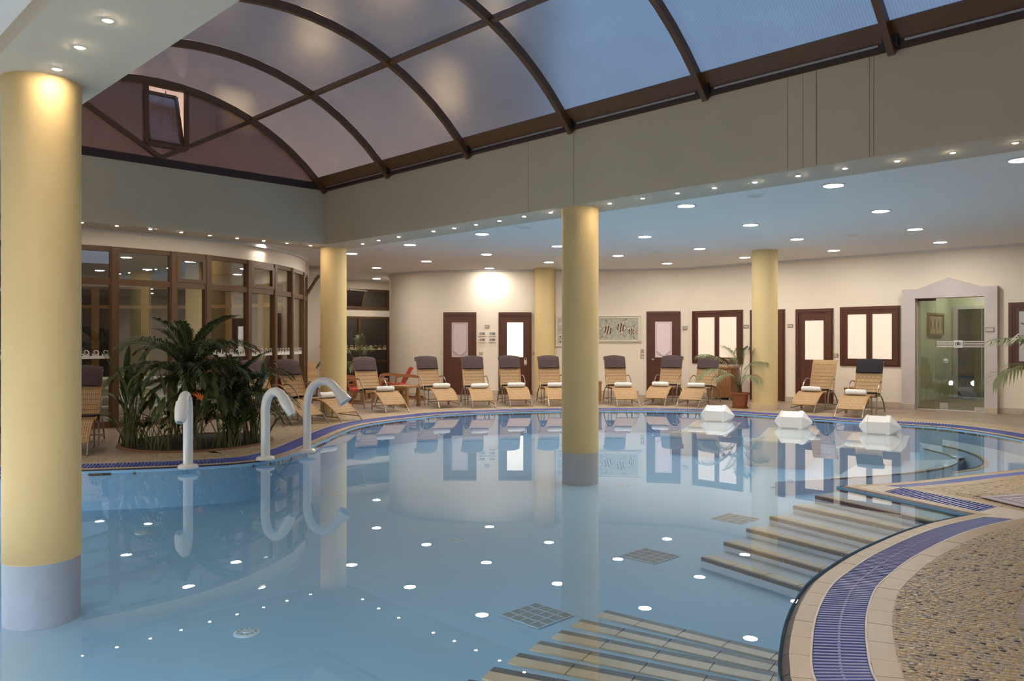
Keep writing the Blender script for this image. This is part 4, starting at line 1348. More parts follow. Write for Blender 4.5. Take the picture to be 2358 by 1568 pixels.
MB().add([hp(hx0, z0 + .06), hp(hx1, z0 + .06), hp(hx1, z1 - .05), hp(hx0, z1 - .05)], [(0, 1, 2, 3)]).build('sash_pane', M['smoke'], s_)
MB().tube([(hx1 * 0.6, -0.03, z1 - 0.03), (hx1 * 0.6, -0.36, z1 - 0.06), (hx1 * 1.05, -0.34, z1 - 0.08)], 0.015, 6).build('opener_arm', M['alu'], t)
t, L, z0, z1 = awin('window_4', 738, 895, 730, None, 'tall alcove window behind the kentia palm', (0.55,))
MB().box(L * 0.55, L, -0.05, 0.02, 0.72, 0.80).build('transom', M['frame'], t)
frieze(t, Matrix.Translation((0.1, -0.025, 0)), L - 0.2, 1.17, 0.14, M['stone'])
# edge-on door and open sash on the narrow wall
WN = (e_a, e_b)
nd = (e_b - e_a).normalized()
t = struct(link('door_6', None, None, e_a + nd * 0.6, math.atan2(nd.y, nd.x)), 'bronze-framed glazed door seen edge-on beside the lounge')
mb = MB(); mb.box(0, 0.1, -0.07, 0.0, 0, 2.2); mb.box(1.4, 1.5, -0.07, 0, 0, 2.2); mb.box(0, 1.5, -0.07, 0, 2.1, 2.2); mb.box(0, 1.5, -0.07, 0, 0, 0.1); mb.build('frame', M['frame'], t)
MB().box(0.1, 1.4, -0.03, -0.001, 0.1, 2.1).build('pane', M['night'], t)
t = struct(link('window_5', None, None, e_a + nd * 0.6, math.atan2(nd.y, nd.x)), 'tilted bronze window sash beside the lounge')
mb = MB(); mb.box(0, 1.5, -0.05, 0, 2.42, 2.50); mb.box(0, 1.5, -0.05, 0, 2.98, 3.06); mb.box(0, 0.07, -0.05, 0, 2.42, 3.06); mb.box(1.43, 1.5, -0.05, 0, 2.42, 3.06); mb.build('frame', M['frame'], t)
MB().box(0.07, 1.43, -0.02, -0.001, 2.5, 2.98).build('pane', M['night'], t)
def hq(x, z): return (x, -0.06 - 0.34 * (z - 2.46) / 0.56, z)
mb = MB(); mb.sweep([hq(.07, 2.46), hq(1.43, 2.46)], .05, .07); mb.sweep([hq(.07, 3.02), hq(1.43, 3.02)], .05, .07); mb.sweep([hq(.07, 2.46), hq(.07, 3.02)], .07, .05, up=(0, 1, 0)); mb.sweep([hq(1.43, 2.46), hq(1.43, 3.02)], .07, .05, up=(0, 1, 0))
s_ = mb.build('open_sash', M['frame'], t)
MB().add([hq(.07, 2.46), hq(1.43, 2.46), hq(1.43, 3.02), hq(.07, 3.02)], [(0, 1, 2, 3)]).build('sash_pane', M['smoke'], s_)

# doors and windows of the hall ------------------------------------------------------
def etching(t, x0, x1, z0, z1, y, corners=('bl', 'br')):
    """thin etched border with scrolled corners on a frosted pane"""
    mb = MB(); r_ = 0.0035; w = x1 - x0
    def ln(pts): mb.tube([(x, y, z) for x, z in pts], r_, 4, sq=1)
    m_ = 0.035; a0, a1, b0, b1 = x0 + m_, x1 - m_, z0 + m_, z1 - m_
    ln([(a0, b0 + 0.12), (a0, b1 - 0.05)]); ln([(a1, b0 + 0.12), (a1, b1 - 0.05)])
    ln([(a0 + 0.12, b0), (a1 - 0.12, b0)]); ln([(a0 + 0.12, b0 + 0.02), (a1 - 0.12, b0 + 0.02)]); ln([(a0 + 0.05, b1), (a1 - 0.05, b1)])
    for sx, xx in ((1, a0), (-1, a1)):
        for cx_, cz_, rr in ((0.05, 0.05, 0.045), (0.10, 0.025, 0.025), (0.02, 0.10, 0.022)):
            pts = [(xx + sx * (cx_ + rr * (1 - 0.6 * i / 16) * math.cos(0.6 * i)), b0 + cz_ + rr * (1 - 0.6 * i / 16) * math.sin(0.6 * i)) for i in range(17)]
            ln(pts)
        ln([(xx + sx * 0.05, b1), (xx + sx * 0.02, b1 - 0.02), (xx, b1 - 0.05)])
    mb.build('etched_border', M['etch'], t)
def door(name, pxl, pxr, yt, line, pane, label, knob=None, etched=False, lock=False, panes_full=False):
    a, b = ray_line(pxl, *line), ray_line(pxr, *line)
    Ym = (a.y + b.y) / 2
    h = zat(yt, Ym); w = (b - a).length; n_ = (b - a).normalized(); mid = (a + b) / 2
    t = struct(link(name, None, None, mid, math.atan2(n_.y, n_.x)), label)
    x = w / 2
    mb = MB()
    for o, d_ in ((0.0, 0.030), (0.035, 0.045), (0.06, 0.03)):
        x_ = x - o
        ww = 0.035 if o < 0.05 else 0.045
        mb.box(-x_, -x_ + ww, -d_, 0, 0, h - o); mb.box(x_ - ww, x_, -d_, 0, 0, h - o); mb.box(-x_ + ww, x_ - ww, -d_, 0, h - o - ww, h - o)
    mb.build('architrave', M['wood'], t)
    xi, hi = x - 0.105, h - 0.105
    lf = MB()
    st_ = 0.115 * (w / 0.87)
    pz0 = 0.985 if not panes_full else 0.2
    pz1 = hi - 0.16
    lf.box(-xi, -xi + st_, -0.018, 0, 0.005, hi); lf.box(xi - st_, xi, -0.018, 0, 0.005, hi)
    lf.box(-xi + st_, xi - st_, -0.018, 0, pz1, hi); lf.box(-xi + st_, xi - st_, -0.018, 0, 0.80, pz0); lf.box(-xi + st_, xi - st_, -0.018, 0, 0.005, 0.2)
    lf.box(-xi + st_, xi - st_, -0.008, 0, 0.2, 0.80)
    leaf = lf.build('leaf', M['wood'], t)
    MB().bbox(-xi + st_ + 0.05, xi - st_ - 0.05, -0.016, -0.006, 0.26, 0.74, 0.006).build('panel', M['wood'], leaf)
    MB().box(-xi + st_, xi - st_, -0.010, -0.002, pz0, pz1).build('pane', M[pane], leaf)
    if etched: etching(leaf, -xi + st_, xi - st_, pz0, pz1, -0.0115)
    if knob:
        sx = -1 if knob == 'l' else 1
        mb = MB(); mb.M = Matrix.Translation((sx * (xi - st_ * 0.5), -0.018, 0.93)) @ Matrix.Rotation(R(90), 4, 'X')
        mb.lathe([(0.026, 0), (0.026, 0.008), (0.012, 0.012), (0.012, 0.03), (0.027, 0.038), (0.030, 0.052), (0.020, 0.064)], 16); mb.build('knob', M['chrome'], leaf, True)
    if lock:
        xk = xi - st_ * 0.48
        pl = []
        for i in range(24):
            an = 2 * PI * i / 24
            pl.append((xk + 0.036 * math.cos(an), 0.87 + 0.036 * math.sin(an) + (0.065 if math.sin(an) > 0 else -0.065)))
        lk = MB().prism_y(pl, -0.026, -0.018).build('lock_plate', M['creamframe'], leaf)
        mb = MB(); mb.M = Matrix.Translation((xk, -0.026, 0.94)) @ Matrix.Rotation(R(90), 4, 'X'); mb.lathe([(0.024, 0), (0.024, 0.02), (0.018, 0.03)], 16); mb.build('lock_knob', M['black'], lk)
        mb = MB(); mb.M = Matrix.Translation((xk + 0.004, -0.026, 0.80)) @ Matrix.Rotation(R(90), 4, 'X'); mb.lathe([(0.018, 0), (0.018, 0.03), (0.012, 0.036)], 12); mb.build('key_cylinder', M['brass'], lk)
    return t
def window(name, pxl, pxr, ytl, yb, line, pane, label):
    a, b = ray_line(pxl, *line), ray_line(pxr, *line)
    z1 = zat(ytl, a.y); z0 = zat(yb, a.y)
    w = (b - a).length; n_ = (b - a).normalized(); mid = (a + b) / 2
    t = struct(link(name, None, None, (mid.x, mid.y, z0), math.atan2(n_.y, n_.x)), label)
    h = z1 - z0; x = w / 2
    mb = MB()
    for o, d_, ww in ((0.0, 0.03, 0.035), (0.035, 0.045, 0.03), (0.062, 0.03, 0.045)):
        mb.box(-x + o, -x + o + ww, -d_, 0, o, h - o); mb.box(x - o - ww, x - o, -d_, 0, o, h - o)
        mb.box(-x + o + ww, x - o - ww, -d_, 0, h - o - ww, h - o); mb.box(-x + o + ww, x - o - ww, -d_, 0, o, o + ww)
    mb.build('architrave', M['wood'], t)
    for sg in (-1, 1):
        sx0, sx1 = (-x + 0.107, -0.004) if sg < 0 else (0.004, x - 0.107)
        s0, s1 = 0.107, h - 0.107; q_ = 0.06
        mb = MB(); mb.box(sx0, sx0 + q_, -0.022, 0, s0, s1); mb.box(sx1 - q_, sx1, -0.022, 0, s0, s1); mb.box(sx0 + q_, sx1 - q_, -0.022, 0, s0, s0 + 0.05); mb.box(sx0 + q_, sx1 - q_, -0.022, 0, s1 - 0.06, s1)
        sa = mb.build('sash', M['wood'], t)
        MB().box(sx0 + q_, sx1 - q_, -0.010, -0.002, s0 + 0.05, s1 - 0.06).build('pane', M[pane], sa)
    return t
door('door_1', 1021, 1097, 719, WB, 'frost_mauve', 'mahogany door with grey frosted pane left of the control panels', etched=True)
door('door_2', 1148, 1224, 719, WB, 'lit_white', 'mahogany door with bright lit pane right of the control panels', lock=True)
door('door_3', 1489, 1567, 717, WD, 'frost_pink', 'mahogany door with pinkish frosted pane right of the fish picture', knob='l', etched=True)
window('window_6', 1595, 1711, 716.5, 836, WR, 'lit_warm', 'mahogany double window with lit frosted panes left of the right column')
door('door_4', 1728, 1808, 713, WR, 'lit_white', 'mahogany door half hidden behind the right column')
door('door_5', 1833, 1919.5, 711, WR, 'lit_warm', 'mahogany door with warm lit pane behind the bare rattan lounger', etched=False)
window('window_7', 1935, 2073.5, 707.5, 841.5, WR, 'lit_warm', 'mahogany double window with lit frosted panes behind the dark-headed lounger')
window('window_8', 2323, 2480, 697, 850, WR, 'frost_grey', 'mahogany double window cut by the right edge')
for a, b, nm, lb in ((-3.0, 0, None, None),): pass
pL = lambda px: ray_line(px, *WR); pB = lambda px: ray_line(px, *WB)
skirting('baseboard_1', pB(1097), pB(1148), 'skirting tiles between the first two doors')
skirting('baseboard_2', pB(1224), V3(2.2, YB), 'skirting tiles below the fish picture')
skirting('baseboard_3', WF[0], WF[1], 'skirting tiles between fish picture and third door')
skirting('baseboard_4', bend0, pL(1728), 'skirting tiles below the lit double window')
skirting('baseboard_5', pL(1808), pL(1833), 'short skirting right of the right column')
skirting('baseboard_6', pL(1919.5), pL(2084), 'skirting tiles below the second double window')
skirting('baseboard_7', pL(2300), wr_end, 'skirting tiles right of the glass entrance')
skirting('baseboard_8', (-1.75, 21.1), pB(1021), 'skirting tiles left of the first door')

# glass entrance ----------------------------------------------------------------------
pa_, pb_ = pL(2082), pL(2301)
ent = struct(link('door_7', None, None, oL, ROT_WR), 'glass entrance in a lilac pedimented surround')
wo = (oR - oL).length; xl = (pa_ - oL).dot(wr_dir); xr = (pb_ - oL).dot(wr_dir)
zs = zat(668, pa_.y); zt = zat(640, pL(2186).y)
ho = lint
outl = [(xl, 0), (0, 0), (0, ho), (wo, ho), (wo, 0), (xr, 0), (xr, zs), (xr - 0.30, zs), ((xl + xr) / 2, zt), (xl + 0.30, zs), (xl, zs)]
MB().prism_y(outl, -0.14, 0.0).build('surround', M['lilac'], ent)
for x0, x1 in ((xl, 0.0), (wo, xr)):
    MB().bbox(x0, x1, -0.155, -0.14, 0.001, 0.115, 0.004).build('skirting_tile', M['skirting'], ent)
MB().box(0, wo, 0.02, 0.08, 0, 0.012).build('threshold', M['trimw'], ent)
gx = wo * 0.27
for x0, x1, nm in ((0.01, gx - 0.004, 'fixed_pane'), (gx + 0.004, wo - 0.01, 'glass_leaf')):
    g = MB().box(x0, x1, 0.04, 0.052, 0.02, ho - 0.02).build(nm, M['doorglass'], ent)
    if nm == 'glass_leaf':
        leafg = g
mb = MB(); mb.box(gx + 0.08, gx + 0.23, 0.03, 0.062, 0.02, 0.15); mb.build('patch_lock', M['chrome'], leafg)
MB().box(wo - 0.22, wo - 0.01, 0.03, 0.062, 0.02, 0.09).build('floor_patch', M['chrome'], leafg)
MB().box(wo - 0.22, wo - 0.01, 0.03, 0.062, ho - 0.10, ho - 0.02).build('top_patch', M['chrome'], leafg)
MB().box(0.01, gx, 0.03, 0.062, ho - 0.05, ho - 0.005).build('head_channel', M['frame'], ent)
MB().box(0.01, gx, 0.03, 0.062, 0.0125, 0.045).build('foot_channel', M['steel'], ent)
zb_ = zat(792, oR.y)
lx = wo * 0.60
mb = MB()
for k in range(4):
    z = zb_ + 0.055 - 0.036 * k
    mb.box(gx + 0.02, lx - 0.085, 0.036, 0.039, z - 0.012, z + 0.004); mb.box(lx + 0.085, wo - 0.01, 0.036, 0.039, z - 0.012, z + 0.004)
mb.build('safety_stripe', M['trimw'], leafg)
lg = MB().box(lx - 0.08, lx + 0.08, 0.036, 0.039, zb_ - 0.075, zb_ + 0.07).build('logo_plate', M['trimw'], leafg)
mb = MB()
for cx_ in (-0.036, 0.036):
    mb.tube([(lx + cx_ + 0.021 * math.cos(2 * PI * i / 16), 0.034, zb_ + 0.0 + 0.024 * math.sin(2 * PI * i / 16)) for i in range(17)], 0.006, 6)
for cx_, z1_ in ((-0.011, 0.045), (0.0, 0.035), (0.011, 0.045)):
    mb.box(lx + cx_ - 0.0035, lx + cx_ + 0.0035, 0.03, 0.036, zb_ - 0.028, zb_ + z1_)
for k in range(5):
    mb.box(lx - 0.05 + 0.025 * k - 0.004, lx - 0.05 + 0.025 * k + 0.004, 0.033, 0.036, zb_ - 0.056, zb_ - 0.048)
mb.build('logo', M['ink'], lg)
mb = MB(); mb.M = Matrix.Translation((gx + 0.19, 0.03, zat(830, oL.y))) @ Matrix.Rotation(R(90), 4, 'X'); mb.lathe([(0.05, 0), (0.05, 0.004), (0.022, 0.006), (0.022, 0.045), (0.012, 0.05)], 20); mb.build('door_knob', M['chrome'], leafg, True)
# corridor behind it
cw = thing  # noqa
def LW(x, y): return oL + wr_dir * x + wr_n * y
vwall('wall_corridor_left', [LW(-0.6, 0.2), LW(-0.6, 4.3)], 0, 2.9, M['green'], 0.15, 'pale green corridor wall behind the glass entrance')
vwall('wall_corridor_right', [LW(wo + 0.9, 4.3), LW(wo + 0.9, 0.2)], 0, 2.9, M['green'], 0.15, 'pale green corridor wall hidden on the right')
vwall('wall_corridor_end', [LW(-0.6, 4.3), LW(-0.5, 4.3)], 0, 2.9, M['green'], 0.15, 'pale green end wall of the corridor', flip=1)
vwall('wall_corridor_over', [LW(-0.5, 4.3), LW(wo + 0.9, 4.3)], 2.27, 2.9, M['green'], 0.15, 'pale green wall above the inner glass door', flip=1)
mb = MB().flat([[tuple(LW(x, y)[:2]) for x, y in ((-0.7, 0.2), (wo + 1.1, 0.2), (wo + 1.1, 4.5), (-0.7, 4.5))]], 2.9); struct(mb.build('ceiling_corridor', M['ceil']), 'white corridor ceiling')
t = struct(link('door_8', None, None, LW(-0.5, 4.3), ROT_WR), 'dark inner glass door at the end of the corridor')
mb = MB(); mb.box(0, 0.10, -0.06, 0.1, 0, 2.27); mb.box(0.10, wo + 1.4, -0.06, 0.1, 2.2, 2.27); mb.build('frame', M['lilac'], t)
MB().box(0.10, 0.62, 0.0, 0.012, 0.02, 2.2).build('pane', M['night'], t); MB().box(0.63, wo + 1.4, 0.0, 0.012, 0.02, 2.2).build('pane', M['night'], t)
MB().box(0.76, 0.94, -0.02, 0.0, 0.06, 0.2).build('patch_lock', M['chrome'], t)
p = LW(0.5, 1.6)
t = thing('downlight', 'round downlight in the corridor ceiling behind the glass entrance', 'ceiling light', (p.x, p.y, 2.9)); link('trim_ring', ring_me, t); link('lamp_disc', disc_r, t)
p = LW(0.2, 3.6)
t = thing('downlight', 'round downlight at the far end of the corridor', 'ceiling light', (p.x, p.y, 2.9)); link('trim_ring', ring_me, t); link('lamp_disc', disc_r, t)
# ================================================================== FURNITURE
# rattan loungers ------------------------------------------------------------
SEAT = [(-0.01, 0.375), (0.0, 0.395), (0.05, 0.40), (0.18, 0.375), (0.32, 0.345), (0.42, 0.345), (0.48, 0.385), (0.53, 0.46), (0.58, 0.56), (0.635, 0.68), (0.685, 0.79), (0.72, 0.87), (0.745, 0.925), (0.775, 0.975), (0.82, 1.005), (0.86, 1.0)]
def lounger_parts(head='plum', pad='plum'):
    t = link('lounge_chair', None)
    MB().sheet([Vector(p) for p in SEAT], -0.235, 0.235, 0.018).build('woven_seat', M['rattan'], t, True)
    for sx in (-1, 1):
        x = sx * 0.265
        edge = [(sx * 0.238, p[0], p[1] - 0.006) for p in SEAT]
        MB().tube(edge, 0.013, 6).build('cane_edge', M['rattantube'], t, True)
        arm = spline([(x, 0.0, 0.012), (x, 0.03, 0.16), (x, 0.075, 0.33), (x * 1.02, 0.15, 0.47), (x * 1.02, 0.27, 0.575), (x * 1.0, 0.42, 0.62), (x * 0.94, 0.56, 0.60)], 5)
        MB().tube(arm, 0.0125, 8).build('arm_leg', M['steel'], t, True)
        leg = spline([(x * 0.97, 0.10, 0.36), (x * 0.98, 0.28, 0.365), (x * 0.99, 0.46, 0.33), (x, 0.62, 0.23), (x, 0.74, 0.10), (x, 0.80, 0.012)], 5)
        MB().tube(leg, 0.0125, 8).build('rear_leg', M['steel'], t, True)
        MB().tube([(x, 0.012, 0.10), (x, 0.765, 0.07)], 0.009, 6).build('side_rail', M['steel'], t, True)
    MB().tube([(-0.262, 0.06, 0.335), (0.262, 0.06, 0.335)], 0.011, 6).build('seat_rail', M['steel'], t, True)
    MB().tube([(-0.265, 0.74, 0.075), (0.265, 0.74, 0.075)], 0.009, 6).build('rear_rail', M['steel'], t, True)
    MB().tube([(-0.24, 0.012, 0.355), (0.24, 0.012, 0.355)], 0.02, 8).build('front_roll', M['rattantube'], t, True)
    if pad:
        pr_ = [(-0.005, 0.405), (0.06, 0.412), (0.2, 0.39), (0.34, 0.36), (0.44, 0.37)]
        MB().sheet([Vector((a, b + 0.022)) for a, b in pr_], -0.262, 0.262, 0.026, crown=0.004, nx=8).build('seat_pad', M['cushion'] if pad == 'plum' else M['blackc'], t, True)
    if head:
        pr_ = [(0.660, 0.775), (0.688, 0.835), (0.716, 0.895), (0.745, 0.955), (0.775, 1.005), (0.815, 1.035), (0.86, 1.035), (0.895, 1.00), (0.90, 0.95)]
        pr2 = []
        for i, (a, b) in enumerate(pr_): pr2.append(Vector((a - 0.012, b + 0.006)))
        MB().sheet(pr2, -0.247, 0.247, 0.045, crown=0.034 if head == 'plum' else 0.016, nx=12).build('headrest', M['cushion'] if head == 'plum' else M['blackc'], t, True)
    return t
STOOL = [(0.80, 0.345), (0.79, 0.375), (0.74, 0.392), (0.64, 0.388), (0.52, 0.362), (0.40, 0.315), (0.29, 0.255), (0.20, 0.20), (0.155, 0.17)]
def stool_parts():
    t = link('footstool', None)
    MB().sheet([Vector(p) for p in STOOL[::-1]], -0.235, 0.235, 0.016).build('woven_top', M['rattan'], t, True)
    for sx in (-1, 1):
        x = sx * 0.235
        MB().tube([(x, p[0], p[1] - 0.008) for p in STOOL], 0.013, 6).build('cane_edge', M['rattantube'], t, True)
        MB().tube(spline([(x * 1.0, 0.24, 0.22), (x, 0.155, 0.16), (x * 1.01, 0.07, 0.085), (x * 1.02, 0.0, 0.012)], 4), 0.0125, 8).build('front_leg', M['steel'], t, True)
        MB().tube([(x * 0.99, 0.785, 0.37), (x, 0.80, 0.012)], 0.0125, 8).build('rear_leg', M['steel'], t, True)
        MB().tube([(x, 0.06, 0.08), (x, 0.795, 0.095)], 0.008, 6).build('side_rail', M['steel'], t, True)
    MB().tube([(-0.235, 0.155, 0.158), (0.235, 0.155, 0.158)], 0.011, 6).build('front_rail', M['rattantube'], t, True)
    MB().tube([(-0.235, 0.798, 0.10), (0.235, 0.798, 0.10)], 0.009, 6).build('rear_rail', M['steel'], t, True)
    return t
def towel_mesh(seed):
    rnd = random.Random(seed)
    mb = MB(); n, m_ = 26, 14
    Lh, r0 = 0.185, 0.056
    ph = [rnd.uniform(0, 6.28) for _ in range(4)]
    vs, fs = [], []
    for i in range(m_ + 1):
        x = -Lh + 2 * Lh * i / m_
        e = abs(2 * i / m_ - 1)
        rr = r0 * (1 - 0.22 * max(0, e - 0.82) / 0.18) * (1 + 0.035 * math.sin(3 * x * 9 + ph[0]))
        for k in range(n):
            a = 2 * PI * k / n
            w = rr * (1 + 0.03 * math.sin(2 * a + ph[1]) + 0.02 * math.sin(5 * a + ph[2] + x * 8)) + (0.006 if k == 3 else 0)
            vs.append((x + rnd.uniform(-0.0015, 0.0015), w * math.cos(a) * 1.05, w * math.sin(a) * 0.93))
    for i in range(m_):
        for k in range(n): fs.append((i * n + k, i * n + (k + 1) % n, (i + 1) * n + (k + 1) % n, (i + 1) * n + k))
    fs += [tuple(range(n - 1, -1, -1)), tuple(m_ * n + k for k in range(n))]
    mb.add(vs, fs)
    roll = mb.mesh('roll', M['towel'], True)
    ends = []
    for sx in (-1, 1):
        mb = MB()
        pts = [(sx * (Lh + 0.001), (0.042 - 0.034 * i / 26) * math.cos(0.62 * i), (0.038 - 0.030 * i / 26) * math.sin(0.62 * i)) for i in range(27)]
        mb.tube(pts, 0.0035, 5); ends.append(mb.mesh('roll_end', M['towel'], True))
    return roll, ends
tw = [towel_mesh(k) for k in range(4)]
proto = lounger_parts(); proto_b = lounger_parts('black', 'plum'); proto_n = lounger_parts(None, 'plum'); proto_s = stool_parts()
used = {}
def place(pr_, x, y, rz, label, cat, group):
    o = pr_ if id(pr_) not in used else copy_tree(pr_)
    used[id(pr_)] = 1
    o.location = (x, y, 0.0); o.rotation_euler = (0, 0, rz)
    return tag(o, label, cat, group)
L_ = [  # chair front legs x, y; stool front legs x, y; turn; chair kind; words; towel
    (-5.80, 10.62, -5.42, 9.68, 22, proto, 'half hidden by the big left column', False),
    (-4.06, 13.98, -3.27, 13.42, 54, proto, 'mostly hidden behind the planter', False),
    (-3.60, 14.52, -2.80, 13.96, 53, proto, 'left of the corner column', True),
    (-2.80, 16.55, -2.24, 15.62, 30, proto, 'just right of the corner column', True),
    (-1.655, 17.5, -1.284, 16.66, 23, proto, 'beside the wooden side table', True),
    (-0.764, 17.56, -0.58, 16.64, 11, proto, 'in front of the first mahogany door', True),
    (0.05, 17.92, 0.20, 16.98, 9, proto, 'in front of the second mahogany door', True),
    (0.93, 17.95, 1.03, 16.98, 6, proto, 'cut by the middle column', True),
    (2.44, 17.98, 2.485, 17.04, 2.5, proto, 'under the fish picture', True),
    (3.48, 18.2, 3.08, 17.34, -24, proto, 'in front of the third mahogany door', True),
    (4.17, 17.75, 3.72, 16.93, -29, proto, 'beside the potted palm and wicker basket', True),
    (6.20, 16.38, 5.66, 15.62, -37, proto_n, 'without headrest cushion', True),
    (6.72, 15.36, 6.13, 14.56, -36, proto_b, 'with black headrest, nearest the glass entrance', True)]
for k, (cx_, cy_, sx, sy, an, pr_, wd, twl) in enumerate(L_):
    place(pr_, cx_, cy_, R(an), 'rattan lounge chair ' + wd, 'lounge chair', 'rattan lounge chairs around the pool')
    place(proto_s, sx, sy, R(an), 'curved rattan footstool of the lounger ' + wd, 'footstool', 'rattan footstools around the pool')
    if twl:
        off = Vector((0.01 * ((k * 5) % 3 - 1), 0.645, 0)); off.rotate(Matrix.Rotation(R(an), 3, 'Z'))
        t = thing('rolled_towel', 'rolled white towel on the footstool of the lounger ' + wd, 'towel', (sx + off.x, sy + off.y, 0.443), R(an + ((k * 7) % 9 - 4)), 'rolled towels on the footstools')
        me = tw[k % 4]
        link('roll', me[0], t); link('roll_end', me[1][0], t); link('roll_end', me[1][1], t)

# shower spouts ------------------------------------------------------------------
def spout(px, py, rz, label, head):
    p = P(px, py, 0.0)
    t = thing('shower_spout', label, 'shower', (p.x, p.y, 0.0), rz, 'white gooseneck shower spouts')
    MB().lathe([(0.11, 0.0), (0.11, 0.02), (0.10, 0.035), (0.075, 0.045)], 24).build('base_flange', M['white'], t, True)
    r_ = 0.052
    if head == 'cone':
        path = spline([(0, 0, 0.04), (0, 0, 0.45), (0.0, 0, 0.62), (0.05, 0, 0.80), (0.17, 0, 0.90), (0.31, 0, 0.885), (0.42, 0, 0.78)], 7)
        MB().tube(path, r_, 16).build('gooseneck', M['white'], t, True)
        a = Vector(path[-1]); d = Vector((0.62, 0, -0.78)).normalized()
        MB().tube([a - d * 0.02, a + d * 0.02, a + d * 0.08, a + d * 0.17], [0.054, 0.058, 0.075, 0.088], 18).build('nozzle', M['white'], t, True)
        MB().tube([a + d * 0.171, a + d * 0.173], 0.066, 16).build('nozzle_mouth', M['alu'], t)
    else:
        path = spline([(0, 0, 0.04), (0, 0, 0.45), (0, 0, 0.60), (0.035, 0, 0.74), (0.12, 0, 0.81), (0.21, 0, 0.79), (0.275, 0, 0.72)], 7)
        MB().tube(path, [0.055] * (len(path) - 8) + [0.055 + 0.0009 * i for i in range(8)], 16).build('gooseneck', M['white'], t, True)
        a = Vector(path[-1]); d = Vector((0.55, 0, -0.83)).normalized()
        MB().tube([a - d * 0.03, a + d * 0.06, a + d * 0.17, a + d * 0.21], [0.062, 0.064, 0.052, 0.040], 16, sq=1.15).build('nozzle', M['white'], t, True)
        MB().tube([a + d * 0.205, a + d * 0.213], 0.03, 12).build('nozzle_mouth', M['alu'], t)
spout(433, 1077, R(-80), 'white gooseneck shower spout facing the viewer, left one', 'slim')
spout(611, 1058, R(-22), 'white gooseneck shower spout with slim nozzle, middle one', 'slim')
spout(707, 1041, R(-12), 'white gooseneck shower spout with cone head, right one', 'cone')

# massage bed head rolls in the pool -----------------------------------------------
def headroll(px, py, rz, label):
    p = P(px, py, ZW)
    t = thing('pool_headrest', label, 'headrest', (p.x, p.y, ZFLOOR), rz, 'white headrests of the underwater beds')
    o = ZW - ZFLOOR
    def prof(r_): return [(0.0, -r_), (0.0, r_)]
    secs = [(-0.40, 0.02), (-0.26, 0.185), (-0.225, 0.20), (-0.215, 0.185), (0.12, 0.185), (0.13, 0.20), (0.20, 0.20), (0.225, 0.185), (0.40, 0.02)]
    vs, fs = [], []
    n = 6
    for x, r_ in secs:
        for k in range(n):
            a = 2 * PI * (k + 0.5) / n
            vs.append((x * 0.76, r_ * math.cos(a) * 0.95, o + 0.095 + r_ * math.sin(a) * 0.95))
    for i in range(len(secs) - 1):
        for k in range(n): fs.append((i * n + k, i * n + (k + 1) % n, (i + 1) * n + (k + 1) % n, (i + 1) * n + k))
    fs += [tuple(range(n - 1, -1, -1)), tuple((len(secs) - 1) * n + k for k in range(n))]
    MB().add(vs, fs).build('head_roll', M['white'], t)
    prf = [(0.12, o - 0.03), (-0.3, o - 0.055), (-0.7, o - 0.10), (-1.1, o - 0.09), (-1.75, o - 0.06)]
    pl = [(y, z) for y, z in prf]
    mb = MB()
    for sgn, x0, x1, dz in ((0, -0.42, 0.42, 0.0),):
        for (y0, z0), (y1, z1) in zip(pl, pl[1:]):
            mb.hexa([(x0, y0, 0.001), (x1, y0, 0.001), (x1, y1, 0.001), (x0, y1, 0.001), (x0, y0, z0), (x1, y0, z0), (x1, y1, z1), (x0, y1, z1)])
    mb.build('bed', M['poolpale'], t)
    mb = MB()
    for (y0, z0), (y1, z1) in zip(pl, pl[1:]):
        mb.hexa([(-0.33, y0 - 0.05 * (y0 > 0), z0), (0.33, y0 - 0.05 * (y0 > 0), z0), (0.33, y1, z1), (-0.33, y1, z1), (-0.33, y0 - 0.05 * (y0 > 0), z0 + 0.02), (0.33, y0 - 0.05 * (y0 > 0), z0 + 0.02), (0.33, y1, z1 + 0.02), (-0.33, y1, z1 + 0.02)])
    mb.build('lying_surface', M['white'], t)
headroll(1652, 968, R(-26), 'white hexagonal headrest roll in the pool, left of three')
headroll(1827, 984, R(-28), 'white hexagonal headrest roll in the pool, middle of three')
headroll(2026, 997, R(-30), 'white hexagonal headrest roll in the pool, right of three')

# planter bed and plants ------------------------------------------------------------
pc = P(455, 1018, 0)
def ell(a, b, n=48): return [(a * math.cos(2 * PI * k / n), b * math.sin(2 * PI * k / n)) for k in range(n)]
t = thing('planter_bed', 'round sunken planting bed with dark soil in the deck', 'planting bed', (pc.x, pc.y, 0.001), R(8))
mb = MB(); o_, i_ = ell(1.02, 1.08), ell(0.96, 1.02)
n = 48
for k in range(n):
    j = (k + 1) % n
    mb.hexa([(*i_[k], 0), (*o_[k], 0), (*o_[j], 0), (*i_[j], 0), (*i_[k], 0.02), (*o_[k], 0.012), (*o_[j], 0.012), (*i_[j], 0.02)])
mb.build('rim', mat('terracotta_rim', (0.24, 0.105, 0.055), 0.7), t)
MB().flat([ell(0.96, 1.02)], 0.008).build('soil', M['soil'], t)

